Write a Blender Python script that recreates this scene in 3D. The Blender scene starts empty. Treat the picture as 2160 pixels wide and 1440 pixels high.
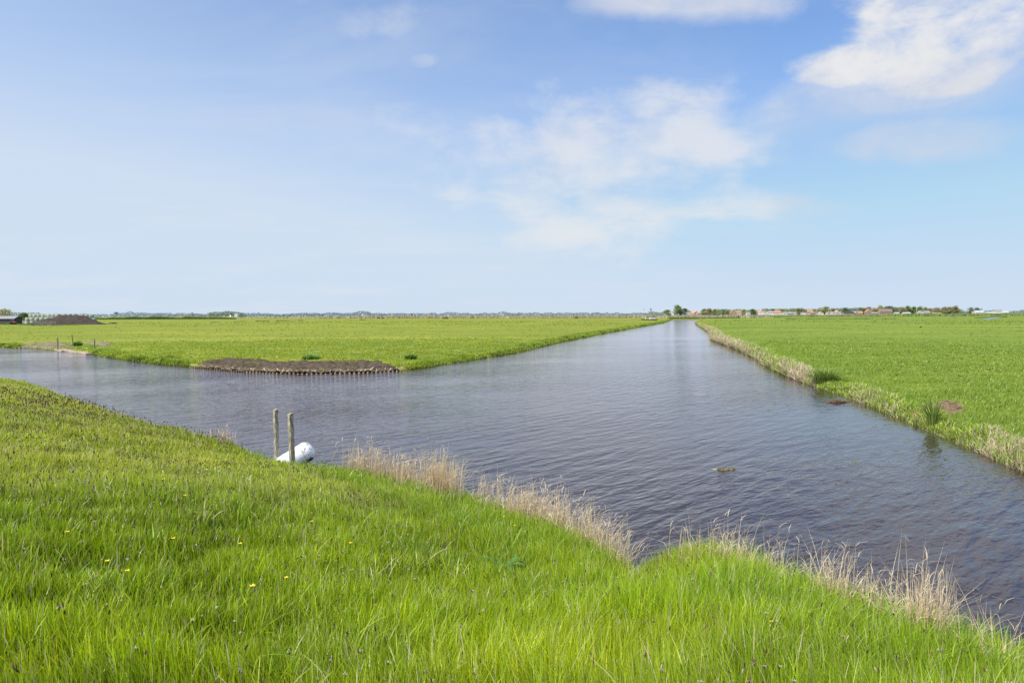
import bpy, math, random
import numpy as np
from mathutils import Vector, Matrix
random.seed(7)
rng = np.random.default_rng(11)
S = bpy.context.scene
COL = S.collection
F = 1440.0            # focal length in photo pixels (24 mm on 36 mm)
CAMZ = 4.0
PITCH = math.atan(56 / F)
ROLL = 0.0029          # the photo leans a hair: its horizon rises to the right
def HZ(px): return 664.0 - (px - 1080) * ROLL

# ------------------------------------------------------------------ helpers
def ray(px, py):
    a = (px - 1080) / F; b = (720 - py) / F
    a, b = a + b * ROLL, b - a * ROLL
    y = math.cos(PITCH) + b * math.sin(PITCH)
    z = -math.sin(PITCH) + b * math.cos(PITCH)
    return a, y, z
def G(px, py, z=0.45):
    """world point on the level z seen at a photo position"""
    a, y, zz = ray(px, py)
    t = (z - CAMZ) / zz
    return (a * t, y * t)
def VD(d): return d * 1.3 if 700 < d < 1100 else d
def at(px, dist):
    return ((px - 1080) / F * dist * 1.0, dist)
def proj(x, y, z):
    zz = z - CAMZ
    d = y * math.cos(PITCH) - zz * math.sin(PITCH)
    u = y * math.sin(PITCH) + zz * math.cos(PITCH)
    d = np.maximum(d, 0.01)
    a = x / d; b = u / d
    return 1080 + F * (a - b * ROLL), 720 - F * (b + a * ROLL)

def _h(ix, iy, s):
    n = (ix * 374761393 + iy * 668265263 + s * 1442695041) & 0xffffffff
    n = ((n ^ (n >> 13)) * 1274126177) & 0xffffffff
    return ((n ^ (n >> 16)) & 0xffff) / 65535.0
def vn(x, y, s=0):
    x = np.asarray(x, float); y = np.asarray(y, float)
    ix = np.floor(x).astype(np.int64); iy = np.floor(y).astype(np.int64)
    fx = x - ix; fy = y - iy
    fx = fx * fx * (3 - 2 * fx); fy = fy * fy * (3 - 2 * fy)
    a = _h(ix, iy, s); b = _h(ix + 1, iy, s); c = _h(ix, iy + 1, s); d = _h(ix + 1, iy + 1, s)
    return (a + (b - a) * fx) * (1 - fy) + (c + (d - c) * fx) * fy
def fbm(x, y, s=0, o=4):
    v = 0; a = 0.5; t = 0
    for i in range(o):
        v = v + a * vn(x, y, s + i * 17); t += a
        x = x * 2.03 + 5.1; y = y * 2.03 + 1.7; a *= 0.5
    return v / t
def smooth(a, b, x):
    t = np.clip((x - a) / (b - a), 0, 1)
    return t * t * (3 - 2 * t)

def mesh_np(name, v, f, col=None, smoothf=False):
    """v (N,3), f (M,3) triangles"""
    me = bpy.data.meshes.new(name)
    v = np.ascontiguousarray(v, np.float32); f = np.ascontiguousarray(f, np.int32)
    me.vertices.add(len(v)); me.vertices.foreach_set('co', v.ravel())
    k = f.shape[1]
    me.loops.add(len(f) * k); me.loops.foreach_set('vertex_index', f.ravel())
    me.polygons.add(len(f)); me.polygons.foreach_set('loop_start', np.arange(0, len(f) * k, k, dtype=np.int32))
    if smoothf: me.polygons.foreach_set('use_smooth', np.ones(len(f), bool))
    if col is not None:
        ca = me.color_attributes.new('Col', 'FLOAT_COLOR', 'POINT')
        c = np.ones((len(v), 4), np.float32); c[:, :3] = col
        ca.data.foreach_set('color', c.ravel())
    me.update(calc_edges=True)
    return me

def link(name, me, mat, parent=None):
    o = bpy.data.objects.new(name, me); COL.objects.link(o)
    if mat is not None: me.materials.append(mat)
    if parent is not None: o.parent = parent
    return o
def tag(o, label=None, cat=None, group=None, kind=None):
    if label: o['label'] = label
    if cat: o['category'] = cat
    if group: o['group'] = group
    if kind: o['kind'] = kind
    return o
def empty(name, loc, rz=0, label=None, cat=None, group=None, s=1.0):
    o = bpy.data.objects.new(name, None); COL.objects.link(o)
    o.location = loc; o.rotation_euler = (0, 0, rz); o.scale = (s, s, s) if not isinstance(s, tuple) else s
    o.empty_display_size = 0.2
    return tag(o, label, cat, group)
KIDS = {}
def kids(o): return [c for c in COL.objects if c.parent == o]
def dup(root, loc, rz=0, s=1.0, label=None, cat=None, group=None, tree=None):
    r = root.copy(); COL.objects.link(r)
    r.location = loc; r.rotation_euler = (0, 0, rz); r.scale = (s, s, s) if not isinstance(s, tuple) else s
    if label: r['label'] = label
    if cat: r['category'] = cat
    if group: r['group'] = group
    elif 'group' in r: del r['group']
    for ch in (tree or []):
        c = ch.copy(); COL.objects.link(c); c.parent = r
    return r

class MB:
    """collects simple solids into one mesh"""
    def __init__(s): s.v = []; s.f = []
    def add(s, vs, fs):
        n = len(s.v); s.v += [tuple(p) for p in vs]; s.f += [tuple(i + n for i in q) for q in fs]; return s
    def box(s, c, d, rz=0, taper=1.0, M=None):
        x, y, z = [k / 2 for k in d]; P = []
        for sz in (-1, 1):
            t = taper if sz > 0 else 1
            for sx, sy in ((-1, -1), (1, -1), (1, 1), (-1, 1)):
                P.append(Vector((sx * x * t, sy * y * t, sz * z)))
        R = Matrix.Rotation(rz, 3, 'Z') if M is None else M
        P = [R @ p + Vector(c) for p in P]
        return s.add(P, [(0, 3, 2, 1), (4, 5, 6, 7), (0, 1, 5, 4), (1, 2, 6, 5), (2, 3, 7, 6), (3, 0, 4, 7)])
    def tube(s, pts, r, n=8, caps=True):
        pts = [Vector(p) for p in pts]
        if not isinstance(r, (list, tuple)): r = [r] * len(pts)
        P = []
        for i, p in enumerate(pts):
            d = (pts[min(i + 1, len(pts) - 1)] - pts[max(i - 1, 0)]).normalized()
            u = d.orthogonal().normalized() if i == 0 else (u - u.dot(d) * d).normalized()
            w = d.cross(u)
            for k in range(n):
                a = 2 * math.pi * k / n
                P.append(p + r[i] * (math.cos(a) * u + math.sin(a) * w))
        Fs = []
        for i in range(len(pts) - 1):
            for k in range(n):
                a = i * n + k; b = i * n + (k + 1) % n
                Fs.append((a, b, b + n, a + n))
        if caps:
            Fs.append(tuple(reversed(range(n)))); Fs.append(tuple((len(pts) - 1) * n + k for k in range(n)))
        return s.add(P, Fs)
    def build(s, name, mat, parent=None, bevel=0, sm=False, loc=None):
        me = bpy.data.meshes.new(name); me.from_pydata(s.v, [], s.f); me.update()
        if sm:
            for p in me.polygons: p.use_smooth = True
        o = link(name, me, mat, parent)
        if loc: o.location = loc
        if bevel:
            b = o.modifiers.new('b', 'BEVEL'); b.width = bevel; b.segments = 2
        return o

# ------------------------------------------------------------------ materials
def new_mat(name):
    m = bpy.data.materials.new(name); m.use_nodes = True
    nt = m.node_tree; nt.nodes.clear()
    return m, nt, nt.nodes, nt.links
def N(nt, t, **k):
    n = nt.nodes.new(t)
    for a, b in k.items():
        if a.startswith('i_'):
            key = a[2:]
            n.inputs[int(key) if key.isdigit() else key].default_value = b
        else: setattr(n, a, b)
    return n
def principled(name, rgb, rough=0.8, var=0.25, scale=4, rgb2=None, bump=0.0, bscale=None, spec=0.3, stretch=None, metal=0):
    m, nt, n, l = new_mat(name)
    out = N(nt, 'ShaderNodeOutputMaterial'); b = N(nt, 'ShaderNodeBsdfPrincipled')
    b.inputs['Roughness'].default_value = rough; b.inputs['Specular IOR Level'].default_value = spec
    b.inputs['Metallic'].default_value = metal
    tc = N(nt, 'ShaderNodeTexCoord'); nz = N(nt, 'ShaderNodeTexNoise'); nz.inputs['Scale'].default_value = scale
    nz.inputs['Detail'].default_value = 6
    src = tc.outputs['Object']
    if stretch:
        mp = N(nt, 'ShaderNodeMapping'); mp.inputs['Scale'].default_value = stretch
        l.new(src, mp.inputs[0]); src = mp.outputs[0]
    l.new(src, nz.inputs['Vector'])
    mx = N(nt, 'ShaderNodeMix', data_type='RGBA')
    r2 = rgb2 or tuple(c * (1 - var) for c in rgb)
    mx.inputs[6].default_value = (*r2, 1); mx.inputs[7].default_value = (*rgb, 1)
    mr = N(nt, 'ShaderNodeMapRange'); mr.inputs[1].default_value = 0.35; mr.inputs[2].default_value = 0.65
    l.new(nz.outputs[0], mr.inputs[0]); l.new(mr.outputs[0], mx.inputs[0]); l.new(mx.outputs[2], b.inputs['Base Color'])
    if bump:
        bz = N(nt, 'ShaderNodeTexNoise'); bz.inputs['Scale'].default_value = bscale or scale * 3; bz.inputs['Detail'].default_value = 6
        l.new(src, bz.inputs['Vector'])
        bp = N(nt, 'ShaderNodeBump'); bp.inputs['Strength'].default_value = 1; bp.inputs['Distance'].default_value = bump
        l.new(bz.outputs[0], bp.inputs['Height']); l.new(bp.outputs[0], b.inputs['Normal'])
    l.new(b.outputs[0], out.inputs[0])
    return m
def leafmat(name, trans=0.35, rough=0.55, spec=0.25, gain=1.0):
    m, nt, n, l = new_mat(name)
    out = N(nt, 'ShaderNodeOutputMaterial'); b = N(nt, 'ShaderNodeBsdfPrincipled')
    b.inputs['Roughness'].default_value = rough; b.inputs['Specular IOR Level'].default_value = spec
    at_ = N(nt, 'ShaderNodeAttribute', attribute_name='Col')
    tr = N(nt, 'ShaderNodeBsdfTranslucent'); mx = N(nt, 'ShaderNodeMixShader'); mx.inputs[0].default_value = trans
    hs = N(nt, 'ShaderNodeHueSaturation'); hs.inputs['Hue'].default_value = 0.488; hs.inputs['Saturation'].default_value = 1.1; hs.inputs['Value'].default_value = 1.25 * gain
    l.new(at_.outputs['Color'], hs.inputs['Color']); l.new(hs.outputs[0], tr.inputs[0])
    l.new(at_.outputs['Color'], b.inputs['Base Color'])
    l.new(b.outputs[0], mx.inputs[1]); l.new(tr.outputs[0], mx.inputs[2]); l.new(mx.outputs[0], out.inputs[0])
    return m
M = {}
M['grass'] = leafmat('grass_blade', 0.42, 0.38, 0.5)
M['leaf'] = leafmat('leaf', 0.3, 0.5, 0.3)
M['straw'] = leafmat('dry_straw', 0.2, 0.7, 0.2)
M['farleaf'] = leafmat('far_foliage', 0.15, 0.9, 0.05)
M['wood'] = principled('weathered_wood', (0.30, 0.26, 0.20), 0.9, rgb2=(0.12, 0.10, 0.075), scale=14, stretch=(1, 1, 0.12), bump=0.01, bscale=30)
M['mossy_wood'] = principled('mossy_wood', (0.52, 0.47, 0.38), 0.95, rgb2=(0.16, 0.135, 0.09), scale=22, stretch=(1, 1, 0.35), bump=0.012, bscale=40)
M['stake'] = principled('stake_wood', (0.55, 0.43, 0.30), 0.9, rgb2=(0.2, 0.12, 0.07), scale=8)
M['white_plastic'] = principled('white_plastic', (0.80, 0.80, 0.82), 0.42, var=0.1, scale=3, spec=0.5)
M['dark_stain'] = principled('dark_stain', (0.06, 0.055, 0.045), 0.9, rgb2=(0.12, 0.11, 0.08), scale=30)
M['soil'] = principled('bare_soil', (0.135, 0.098, 0.066), 0.95, rgb2=(0.04, 0.028, 0.02), scale=2.6, bump=0.12, bscale=5)
M['heap'] = principled('soil_heap', (0.085, 0.062, 0.055), 0.95, rgb2=(0.045, 0.033, 0.03), scale=1.2, bump=0.2, bscale=2.5)
M['bale'] = principled('bale_wrap', (0.36, 0.43, 0.34), 0.6, rgb2=(0.26, 0.33, 0.25), scale=1.5, bump=0.03, bscale=5, spec=0.4)
M['bale_pale'] = principled('bale_wrap_pale', (0.46, 0.50, 0.41), 0.6, rgb2=(0.34, 0.39, 0.31), scale=1.5, bump=0.03, bscale=5, spec=0.4)
M['slab'] = principled('sandy_concrete', (0.46, 0.38, 0.28), 0.9, rgb2=(0.28, 0.22, 0.15), scale=2.5, bump=0.02)
M['bark'] = principled('bark', (0.14, 0.12, 0.10), 0.95, scale=3)
M['tile_orange'] = principled('orange_roof_tile', (0.50, 0.27, 0.20), 0.8, var=0.25, scale=1.5, stretch=(1, 1, 4))
M['tile_pink'] = principled('faded_roof_tile', (0.58, 0.33, 0.27), 0.8, var=0.2, scale=1.5, stretch=(1, 1, 4))
M['tile_brown'] = principled('brown_roof_tile', (0.27, 0.20, 0.17), 0.8, var=0.2, scale=1.5)
M['tile_grey'] = principled('grey_roof_tile', (0.32, 0.32, 0.34), 0.7, var=0.2, scale=1.5)
M['tile_black'] = principled('black_roof', (0.07, 0.07, 0.08), 0.7, var=0.3, scale=1.5)
M['wall_white'] = principled('white_render', (0.74, 0.72, 0.69), 0.85, var=0.1, scale=0.8)
M['wall_brick'] = principled('brick_wall', (0.42, 0.28, 0.23), 0.9, var=0.25, scale=2)
M['wall_green'] = principled('green_boards', (0.20, 0.28, 0.24), 0.8, var=0.2, scale=2)
M['wall_tan'] = principled('sandy_wall', (0.50, 0.43, 0.37), 0.9, var=0.2, scale=1)
M['glass'] = principled('dark_pane', (0.06, 0.07, 0.09), 0.15, var=0.2, spec=0.6)
M['white_paint'] = principled('white_paint', (0.8, 0.8, 0.78), 0.5, var=0.05)
M['steel'] = principled('grey_steel', (0.35, 0.36, 0.37), 0.45, var=0.2, metal=0.4)
M['blue'] = principled('blue_cloth', (0.03, 0.10, 0.42), 0.7, var=0.2)
M['navy'] = principled('navy_cloth', (0.07, 0.10, 0.2), 0.7, var=0.2)
M['red'] = principled('red_paint', (0.55, 0.09, 0.05), 0.5, var=0.2)
M['yellow'] = principled('yellow_paint', (0.72, 0.55, 0.32), 0.6, var=0.2)
M['black'] = principled('black_rubber', (0.03, 0.03, 0.03), 0.8, var=0.3)
M['hull'] = principled('dark_hull', (0.10, 0.085, 0.07), 0.6, var=0.3)
M['cow'] = principled('dark_hide', (0.05, 0.035, 0.03), 0.9, var=0.4, scale=2)
M['petal'] = principled('yellow_petal', (0.78, 0.62, 0.04), 0.4, var=0.1)
M['greenhouse'] = principled('pale_roofing', (0.50, 0.52, 0.55), 0.5, var=0.1, scale=0.2)
M['stone'] = principled('wet_stone', (0.20, 0.17, 0.11), 0.8, rgb2=(0.05, 0.04, 0.025), scale=9, bump=0.02)
M['twig'] = principled('dead_twig', (0.22, 0.14, 0.09), 0.9, var=0.4, scale=8)

# ------------------------------------------------------------------ shorelines (world, from where each bank lies)
near_px = [(0, 790), (60, 802), (150, 834), (230, 860), (330, 888), (420, 908), (500, 926), (570, 962), (640, 985), (720, 990)]
near = [G(x, y, 0.30) for x, y in near_px]
near += [G(x, y, 0.25) for x, y in [(800, 1008), (900, 1030), (1000, 1058), (1100, 1094), (1200, 1130), (1290, 1182), (1342, 1240), (1400, 1196), (1470, 1176), (1560, 1192), (1660, 1230), (1760, 1272), (1880, 1318), (2000, 1362), (2110, 1405), (2200, 1440)]]
near = [(-300, 170), (-140, 93), (-75, 62)] + [(-44, 48)] + near[1:] + [(9.6, 3.2), (20, -9), (60, -52)]
rightb = [G(x, y, 0.0) for x, y in [(2260, 1040), (2160, 992), (2060, 950), (1960, 908), (1860, 866), (1800, 842), (1720, 815), (1660, 793), (1620, 773), (1597, 757), (1560, 739), (1504, 718), (1500, 703), (1482, 692), (1468, 683), (1470, 678), (1476, 674.3)]]
rightb = [(75, -42), (32, 0), (19, 12)] + rightb
leftb = [G(x, y, 0.0) for x, y in [(1419, 674.3), (1400, 681), (1340, 691), (1260, 706), (1180, 722), (1100, 742), (1030, 754), (960, 765), (900, 775), (850, 781), (760, 786), (640, 788), (520, 784), (400, 774), (340, 769), (260, 759), (190, 747), (150, 742), (60, 735), (0, 732)]]
leftb = leftb + [(-130, 118), (-300, 205)]
WPOLY = np.array(near + rightb + leftb)
def seg_dist(x, y, P, closed=False):
    d = np.full(np.shape(x), 1e9)
    Q = np.vstack([P, P[:1]]) if closed else P
    for (ax, ay), (bx, by) in zip(Q[:-1], Q[1:]):
        ux, uy = bx - ax, by - ay; L = ux * ux + uy * uy + 1e-9
        t = np.clip(((x - ax) * ux + (y - ay) * uy) / L, 0, 1)
        d = np.minimum(d, np.hypot(x - ax - t * ux, y - ay - t * uy))
    return d
def inside(x, y, P):
    c = np.zeros(np.shape(x), bool); n = len(P)
    for i in range(n):
        ax, ay = P[i]; bx, by = P[i - 1]
        c ^= ((ay > y) != (by > y)) & (x < (bx - ax) * (y - ay) / (by - ay + 1e-12) + ax)
    return c
NEAR = np.array(near); FAR = np.array(rightb + leftb); RB = np.array(rightb); LB = np.array(leftb)
NPOLY = np.array(near + [(60, -400), (-300, -400)])
def side(x, y):
    return inside(x, y, NPOLY) | ((x < -299) & (y < 170)) | ((x > 59) & (y < -52 + (x - 60) * -0.9))
def terrain(x, y):
    x = np.asarray(x, float); y = np.asarray(y, float)
    w = inside(x, y, WPOLY)
    # wobble the edge a little
    dn = seg_dist(x, y, NEAR); df = seg_dist(x, y, FAR)
    isn = side(x, y)
    wob = (fbm(x * 1.3, y * 1.3, 3, 3) - 0.5) * 0.5
    sn = np.where(w, -dn, dn) + wob * 0.6
    sf = np.where(w, -df, df) + wob
    # the dike
    z1 = 0.10 * smooth(-0.15, 0.25, sn) + 0.235 * np.clip(sn, 0, 9.4) + (fbm(x * 0.45, y * 0.45, 9, 3) - 0.5) * 0.24 * smooth(0, 2, sn) + (fbm(x * 2.2, y * 2.2, 5, 3) - 0.5) * 0.12 * smooth(0, 1.0, sn)
    z1 = np.where(sn > 9.4, 2.31 + 0.03 * (sn - 9.4) * 0, z1)
    z1 = z1 - 0.16 * np.clip(sn - 13, 0, 12)
    # meadow
    z2 = 0.26 * smooth(-0.1, 0.7, sf) + 0.22 * smooth(0.5, 7, sf) + (fbm(x * 0.12, y * 0.12, 21, 4) - 0.5) * 0.16 * smooth(1, 8, sf) + (fbm(x * 0.9, y * 0.9, 25, 3) - 0.5) * 0.10 * smooth(0.2, 2, sf)
    zb = -1.0 + 0 * x
    s = np.where(isn, sn, sf)
    z = np.where(w & (np.minimum(dn, df) > 1.5), -1.2, np.where(isn | (w & (dn < df)), z1, z2))
    bedn = np.where(w, np.minimum(sn, sf) * 1.2, 0)
    z = np.where(w, np.minimum(-0.01 + 0 * z, np.maximum(-np.minimum(dn, df) * 1.0 + np.maximum(wob, 0) * 0.5, -1.2)), np.maximum(z, 0.0 + 0.02 * smooth(0, .2, s)))
    return z
def edge(x, y):
    """distance inland from the nearest water"""
    w = inside(x, y, WPOLY); d = seg_dist(x, y, WPOLY, True)
    return np.where(w, -d, d)

# ------------------------------------------------------------------ ground sheet
def ground():
    a1 = np.radians(np.linspace(-52, 52, 900)); a2 = np.radians(np.linspace(53, 307, 120))
    A = np.concatenate([a1, a2]); R = np.concatenate([[0.4], np.geomspace(1.0, 5200, 520)])
    AA, RR = np.meshgrid(A, R)
    X = RR * np.sin(AA); Y = RR * np.cos(AA)
    Z = terrain(X.ravel(), Y.ravel())
    v = np.stack([X.ravel(), Y.ravel(), Z], 1)
    n = len(A); m = len(R)
    i = np.arange(m - 1)[:, None] * n; j = np.arange(n)[None, :]; j2 = (j + 1) % n
    q = np.stack([i + j, i + j2, i + n + j2, i + n + j], -1).reshape(-1, 4)
    v = np.vstack([v, [[0, 0, terrain(np.array([0.]), np.array([0.]))[0]]]])
    isn = side(v[:, 0], v[:, 1]).astype(float)
    e = edge(v[:, 0], v[:, 1])
    col = np.stack([isn, np.clip(e / 3, 0, 1), np.zeros(len(v))], 1)
    me = mesh_np('ground', v, q, col, True)
    # close the tiny hole under the viewer
    m_, nt, nn, l = new_mat('meadow_ground')
    out = N(nt, 'ShaderNodeOutputMaterial'); b = N(nt, 'ShaderNodeBsdfPrincipled'); b.inputs['Roughness'].default_value = 0.95; b.inputs['Specular IOR Level'].default_value = 0.1
    tc = N(nt, 'ShaderNodeTexCoord')
    def noise(sc, det, st=None):
        mp = N(nt, 'ShaderNodeMapping'); mp.inputs['Scale'].default_value = st or (1, 1, 1)
        z = N(nt, 'ShaderNodeTexNoise'); z.inputs['Scale'].default_value = sc; z.inputs['Detail'].default_value = det; z.inputs['Roughness'].default_value = 0.62
        l.new(tc.outputs['Object'], mp.inputs[0]); l.new(mp.outputs[0], z.inputs['Vector']); return z.outputs[0]
    def mr(s, a, b_, c=0, d=1):
        q = N(nt, 'ShaderNodeMapRange'); q.inputs[1].default_value = a; q.inputs[2].default_value = b_; q.inputs[3].default_value = c; q.inputs[4].default_value = d
        l.new(s, q.inputs[0]); return q.outputs[0]
    def mix(f, a, b_, bt='MIX'):
        q = N(nt, 'ShaderNodeMix', data_type='RGBA', blend_type=bt)
        for k, s in ((0, f), (6, a), (7, b_)):
            if isinstance(s, (tuple, float, int)): q.inputs[k].default_value = (*s, 1) if isinstance(s, tuple) else s
            else: l.new(s, q.inputs[k])
        return q.outputs[2]
    big = noise(0.012, 4, (0.6, 1, 1)); mid = noise(0.09, 5, (0.5, 1.2, 1)); fine = noise(1.1, 8); vf = noise(7, 6)
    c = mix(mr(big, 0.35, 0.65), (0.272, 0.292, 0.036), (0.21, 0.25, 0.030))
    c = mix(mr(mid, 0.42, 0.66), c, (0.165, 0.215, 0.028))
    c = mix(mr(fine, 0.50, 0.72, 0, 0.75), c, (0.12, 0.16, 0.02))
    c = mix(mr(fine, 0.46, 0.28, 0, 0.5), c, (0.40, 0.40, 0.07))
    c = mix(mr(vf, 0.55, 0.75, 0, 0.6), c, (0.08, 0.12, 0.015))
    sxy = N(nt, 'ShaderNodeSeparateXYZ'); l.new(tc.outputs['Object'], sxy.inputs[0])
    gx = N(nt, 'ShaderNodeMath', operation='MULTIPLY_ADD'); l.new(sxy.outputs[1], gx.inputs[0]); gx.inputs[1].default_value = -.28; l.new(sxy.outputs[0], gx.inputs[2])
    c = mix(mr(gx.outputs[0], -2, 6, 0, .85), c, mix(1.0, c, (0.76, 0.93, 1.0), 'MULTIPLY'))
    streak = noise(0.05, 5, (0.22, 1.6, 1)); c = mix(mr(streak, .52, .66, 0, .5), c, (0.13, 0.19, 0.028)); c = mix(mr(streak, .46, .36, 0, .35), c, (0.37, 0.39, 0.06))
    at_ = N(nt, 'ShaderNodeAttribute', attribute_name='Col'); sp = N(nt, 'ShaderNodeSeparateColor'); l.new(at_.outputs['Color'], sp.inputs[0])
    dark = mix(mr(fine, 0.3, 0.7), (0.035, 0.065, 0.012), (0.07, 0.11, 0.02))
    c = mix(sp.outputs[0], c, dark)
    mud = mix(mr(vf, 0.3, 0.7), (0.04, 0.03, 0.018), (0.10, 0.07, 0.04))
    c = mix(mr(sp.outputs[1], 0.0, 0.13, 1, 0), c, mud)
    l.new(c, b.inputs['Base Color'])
    bp = N(nt, 'ShaderNodeBump'); bp.inputs['Distance'].default_value = 0.10; bp.inputs['Strength'].default_value = 0.7
    l.new(fine, bp.inputs['Height']); l.new(bp.outputs[0], b.inputs['Normal']); l.new(b.outputs[0], out.inputs[0])
    o = link('ground', me, m_); tag(o, kind='structure')
ground()

# ------------------------------------------------------------------ water
def water():
    pts = [(x, y) for x, y in WPOLY]
    import mathutils
    # grow the outline a little so that it runs under the banks
    P = WPOLY; n = len(P); Q = []
    area = 0.5 * sum(P[i][0] * P[(i + 1) % n][1] - P[(i + 1) % n][0] * P[i][1] for i in range(n))
    sg = 1 if area > 0 else -1
    for i in range(n):
        t = P[(i + 1) % n] - P[i - 1]; t = t / (np.hypot(*t) + 1e-9)
        nrm = np.array([t[1], -t[0]]) * sg
        w = 0.7 if P[i][1] < 200 else 3
        Q.append((P[i][0] + nrm[0] * w, P[i][1] + nrm[1] * w, 0.0))
    tr = mathutils.geometry.tessellate_polygon([[Vector(q) for q in Q]])
    me = bpy.data.meshes.new('canal_water'); me.from_pydata(Q, [], [tuple(t) for t in tr]); me.update()
    if me.polygons[0].normal.z < 0: me.flip_normals()
    m, nt, nn, l = new_mat('canal_water')
    out = N(nt, 'ShaderNodeOutputMaterial')
    tc = N(nt, 'ShaderNodeTexCoord')
    def noise(rot, st, sc, det, ro=0.5, dist=0.0):
        mp = N(nt, 'ShaderNodeMapping'); mp.vector_type = 'TEXTURE'; mp.inputs['Rotation'].default_value = (0, 0, math.radians(rot)); mp.inputs['Scale'].default_value = st
        z = N(nt, 'ShaderNodeTexNoise'); z.inputs['Scale'].default_value = sc; z.inputs['Detail'].default_value = det; z.inputs['Roughness'].default_value = ro; z.inputs['Distortion'].default_value = dist
        l.new(tc.outputs['Object'], mp.inputs[0]); l.new(mp.outputs[0], z.inputs['Vector']); return z.outputs[0]
    def mth(op, a, b_=None, c_=None):
        q = N(nt, 'ShaderNodeMath', operation=op)
        for k, s in enumerate((a, b_, c_)):
            if s is None: continue
            if isinstance(s, (int, float)): q.inputs[k].default_value = s
            else: l.new(s, q.inputs[k])
        return q.outputs[0]
    w1 = noise(47, (3.4, 1, 1), 2.7, 2, 0.45, 0.3)      # crests run along 47 degrees
    w2 = noise(36, (2.6, 1, 1), 7.0, 2, 0.5, 0.2)
    w3 = noise(60, (1.8, 1, 1), 13, 3, 0.5)
    patch = noise(30, (2.0, 1, 1), 0.10, 3)
    pr = N(nt, 'ShaderNodeMapRange'); pr.inputs[1].default_value = 0.35; pr.inputs[2].default_value = 0.62; pr.inputs[3].default_value = 0.4; pr.inputs[4].default_value = 1.2
    l.new(patch, pr.inputs[0])
    sx = N(nt, 'ShaderNodeSeparateXYZ'); l.new(tc.outputs['Object'], sx.inputs[0])
    # sheltered, smoother water far up the canal
    calm = N(nt, 'ShaderNodeMapRange'); calm.inputs[1].default_value = 28; calm.inputs[2].default_value = 140; calm.inputs[3].default_value = 1.0; calm.inputs[4].default_value = 0.26
    l.new(mth('MULTIPLY_ADD', sx.outputs[0], 1.2, sx.outputs[1]), calm.inputs[0])
    h = mth('ADD', mth('MULTIPLY', w1, 0.078), mth('ADD', mth('MULTIPLY', w2, 0.028), mth('MULTIPLY', w3, 0.008)))
    h = mth('MULTIPLY', h, mth('MULTIPLY', pr.outputs[0], calm.outputs[0]))
    bp = N(nt, 'ShaderNodeBump'); bp.inputs['Strength'].default_value = 1.0; bp.inputs['Distance'].default_value = 1.0
    l.new(h, bp.inputs['Height'])
    df = N(nt, 'ShaderNodeBsdfDiffuse'); df.inputs['Color'].default_value = (0.034, 0.027, 0.028, 1); l.new(bp.outputs[0], df.inputs['Normal'])
    gl = N(nt, 'ShaderNodeBsdfGlossy'); gl.inputs['Roughness'].default_value = 0.06; gl.inputs['Color'].default_value = (0.99, 0.925, 0.935, 1); l.new(bp.outputs[0], gl.inputs['Normal'])
    fr = N(nt, 'ShaderNodeFresnel'); fr.inputs['IOR'].default_value = 1.34; l.new(bp.outputs[0], fr.inputs['Normal'])
    mx = N(nt, 'ShaderNodeMixShader')
    f2 = mth('MINIMUM', mth('MULTIPLY_ADD', fr.outputs[0], 1.12, 0.0), 0.93)
    l.new(f2, mx.inputs[0]); l.new(df.outputs[0], mx.inputs[1]); l.new(gl.outputs[0], mx.inputs[2]); l.new(mx.outputs[0], out.inputs[0])
    o = link('canal_water', me, m); tag(o, kind='structure')
water()

# ------------------------------------------------------------------ blades
def blades(p, h, w, lean, az, face, colb, colt, segs=3, curl=0.0):
    """p (N,3); lean = tip offset / h; returns v, f, col"""
    n = len(p); L = segs
    V = np.zeros((n, 2 * L + 1, 3)); C = np.zeros((n, 2 * L + 1, 3))
    ca, sa = np.cos(az), np.sin(az); cf, sf = np.cos(face), np.sin(face)
    for s in range(L + 1):
        t = s / L
        off = lean * h * (t ** 1.8)
        z = h * (t - 0.28 * np.minimum(lean, 1.8) * t ** 2.5 - curl * np.maximum(t - 0.6, 0) ** 1.5)
        cx = p[:, 0] + ca * off; cy = p[:, 1] + sa * off; cz = p[:, 2] + z
        c = colb + (colt - colb) * (t ** 0.7)
        if s < L:
            ww = 0.5 * w * (1 - 0.75 * t ** 1.6) * (0.6 + 0.4 * min(1, t * 4 + 0.3))
            V[:, 2 * s, 0] = cx - cf * ww; V[:, 2 * s, 1] = cy - sf * ww; V[:, 2 * s, 2] = cz
            V[:, 2 * s + 1, 0] = cx + cf * ww; V[:, 2 * s + 1, 1] = cy + sf * ww; V[:, 2 * s + 1, 2] = cz
            C[:, 2 * s] = c; C[:, 2 * s + 1] = c
        else:
            V[:, 2 * s, 0] = cx; V[:, 2 * s, 1] = cy; V[:, 2 * s, 2] = cz; C[:, 2 * s] = c
    fs = []
    for s in range(L - 1):
        a = 2 * s; fs += [(a, a + 1, a + 3), (a, a + 3, a + 2)]
    fs.append((2 * L - 2, 2 * L - 1, 2 * L))
    fs = np.array(fs)
    Fc = (np.arange(n)[:, None, None] * (2 * L + 1) + fs[None]).reshape(-1, 3)
    return V.reshape(-1, 3), Fc, C.reshape(-1, 3)
def merge(parts):
    v = []; f = []; c = []; n = 0
    for a, b, d in parts:
        v.append(a); f.append(b + n); c.append(d); n += len(a)
    return np.vstack(v), np.vstack(f), np.vstack(c)
def jit(n, a): return 1 + rng.uniform(-a, a, (n, 1))
def lerp(a, b, t): return np.asarray(a) + (np.asarray(b) - np.asarray(a)) * np.asarray(t)[:, None]

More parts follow.
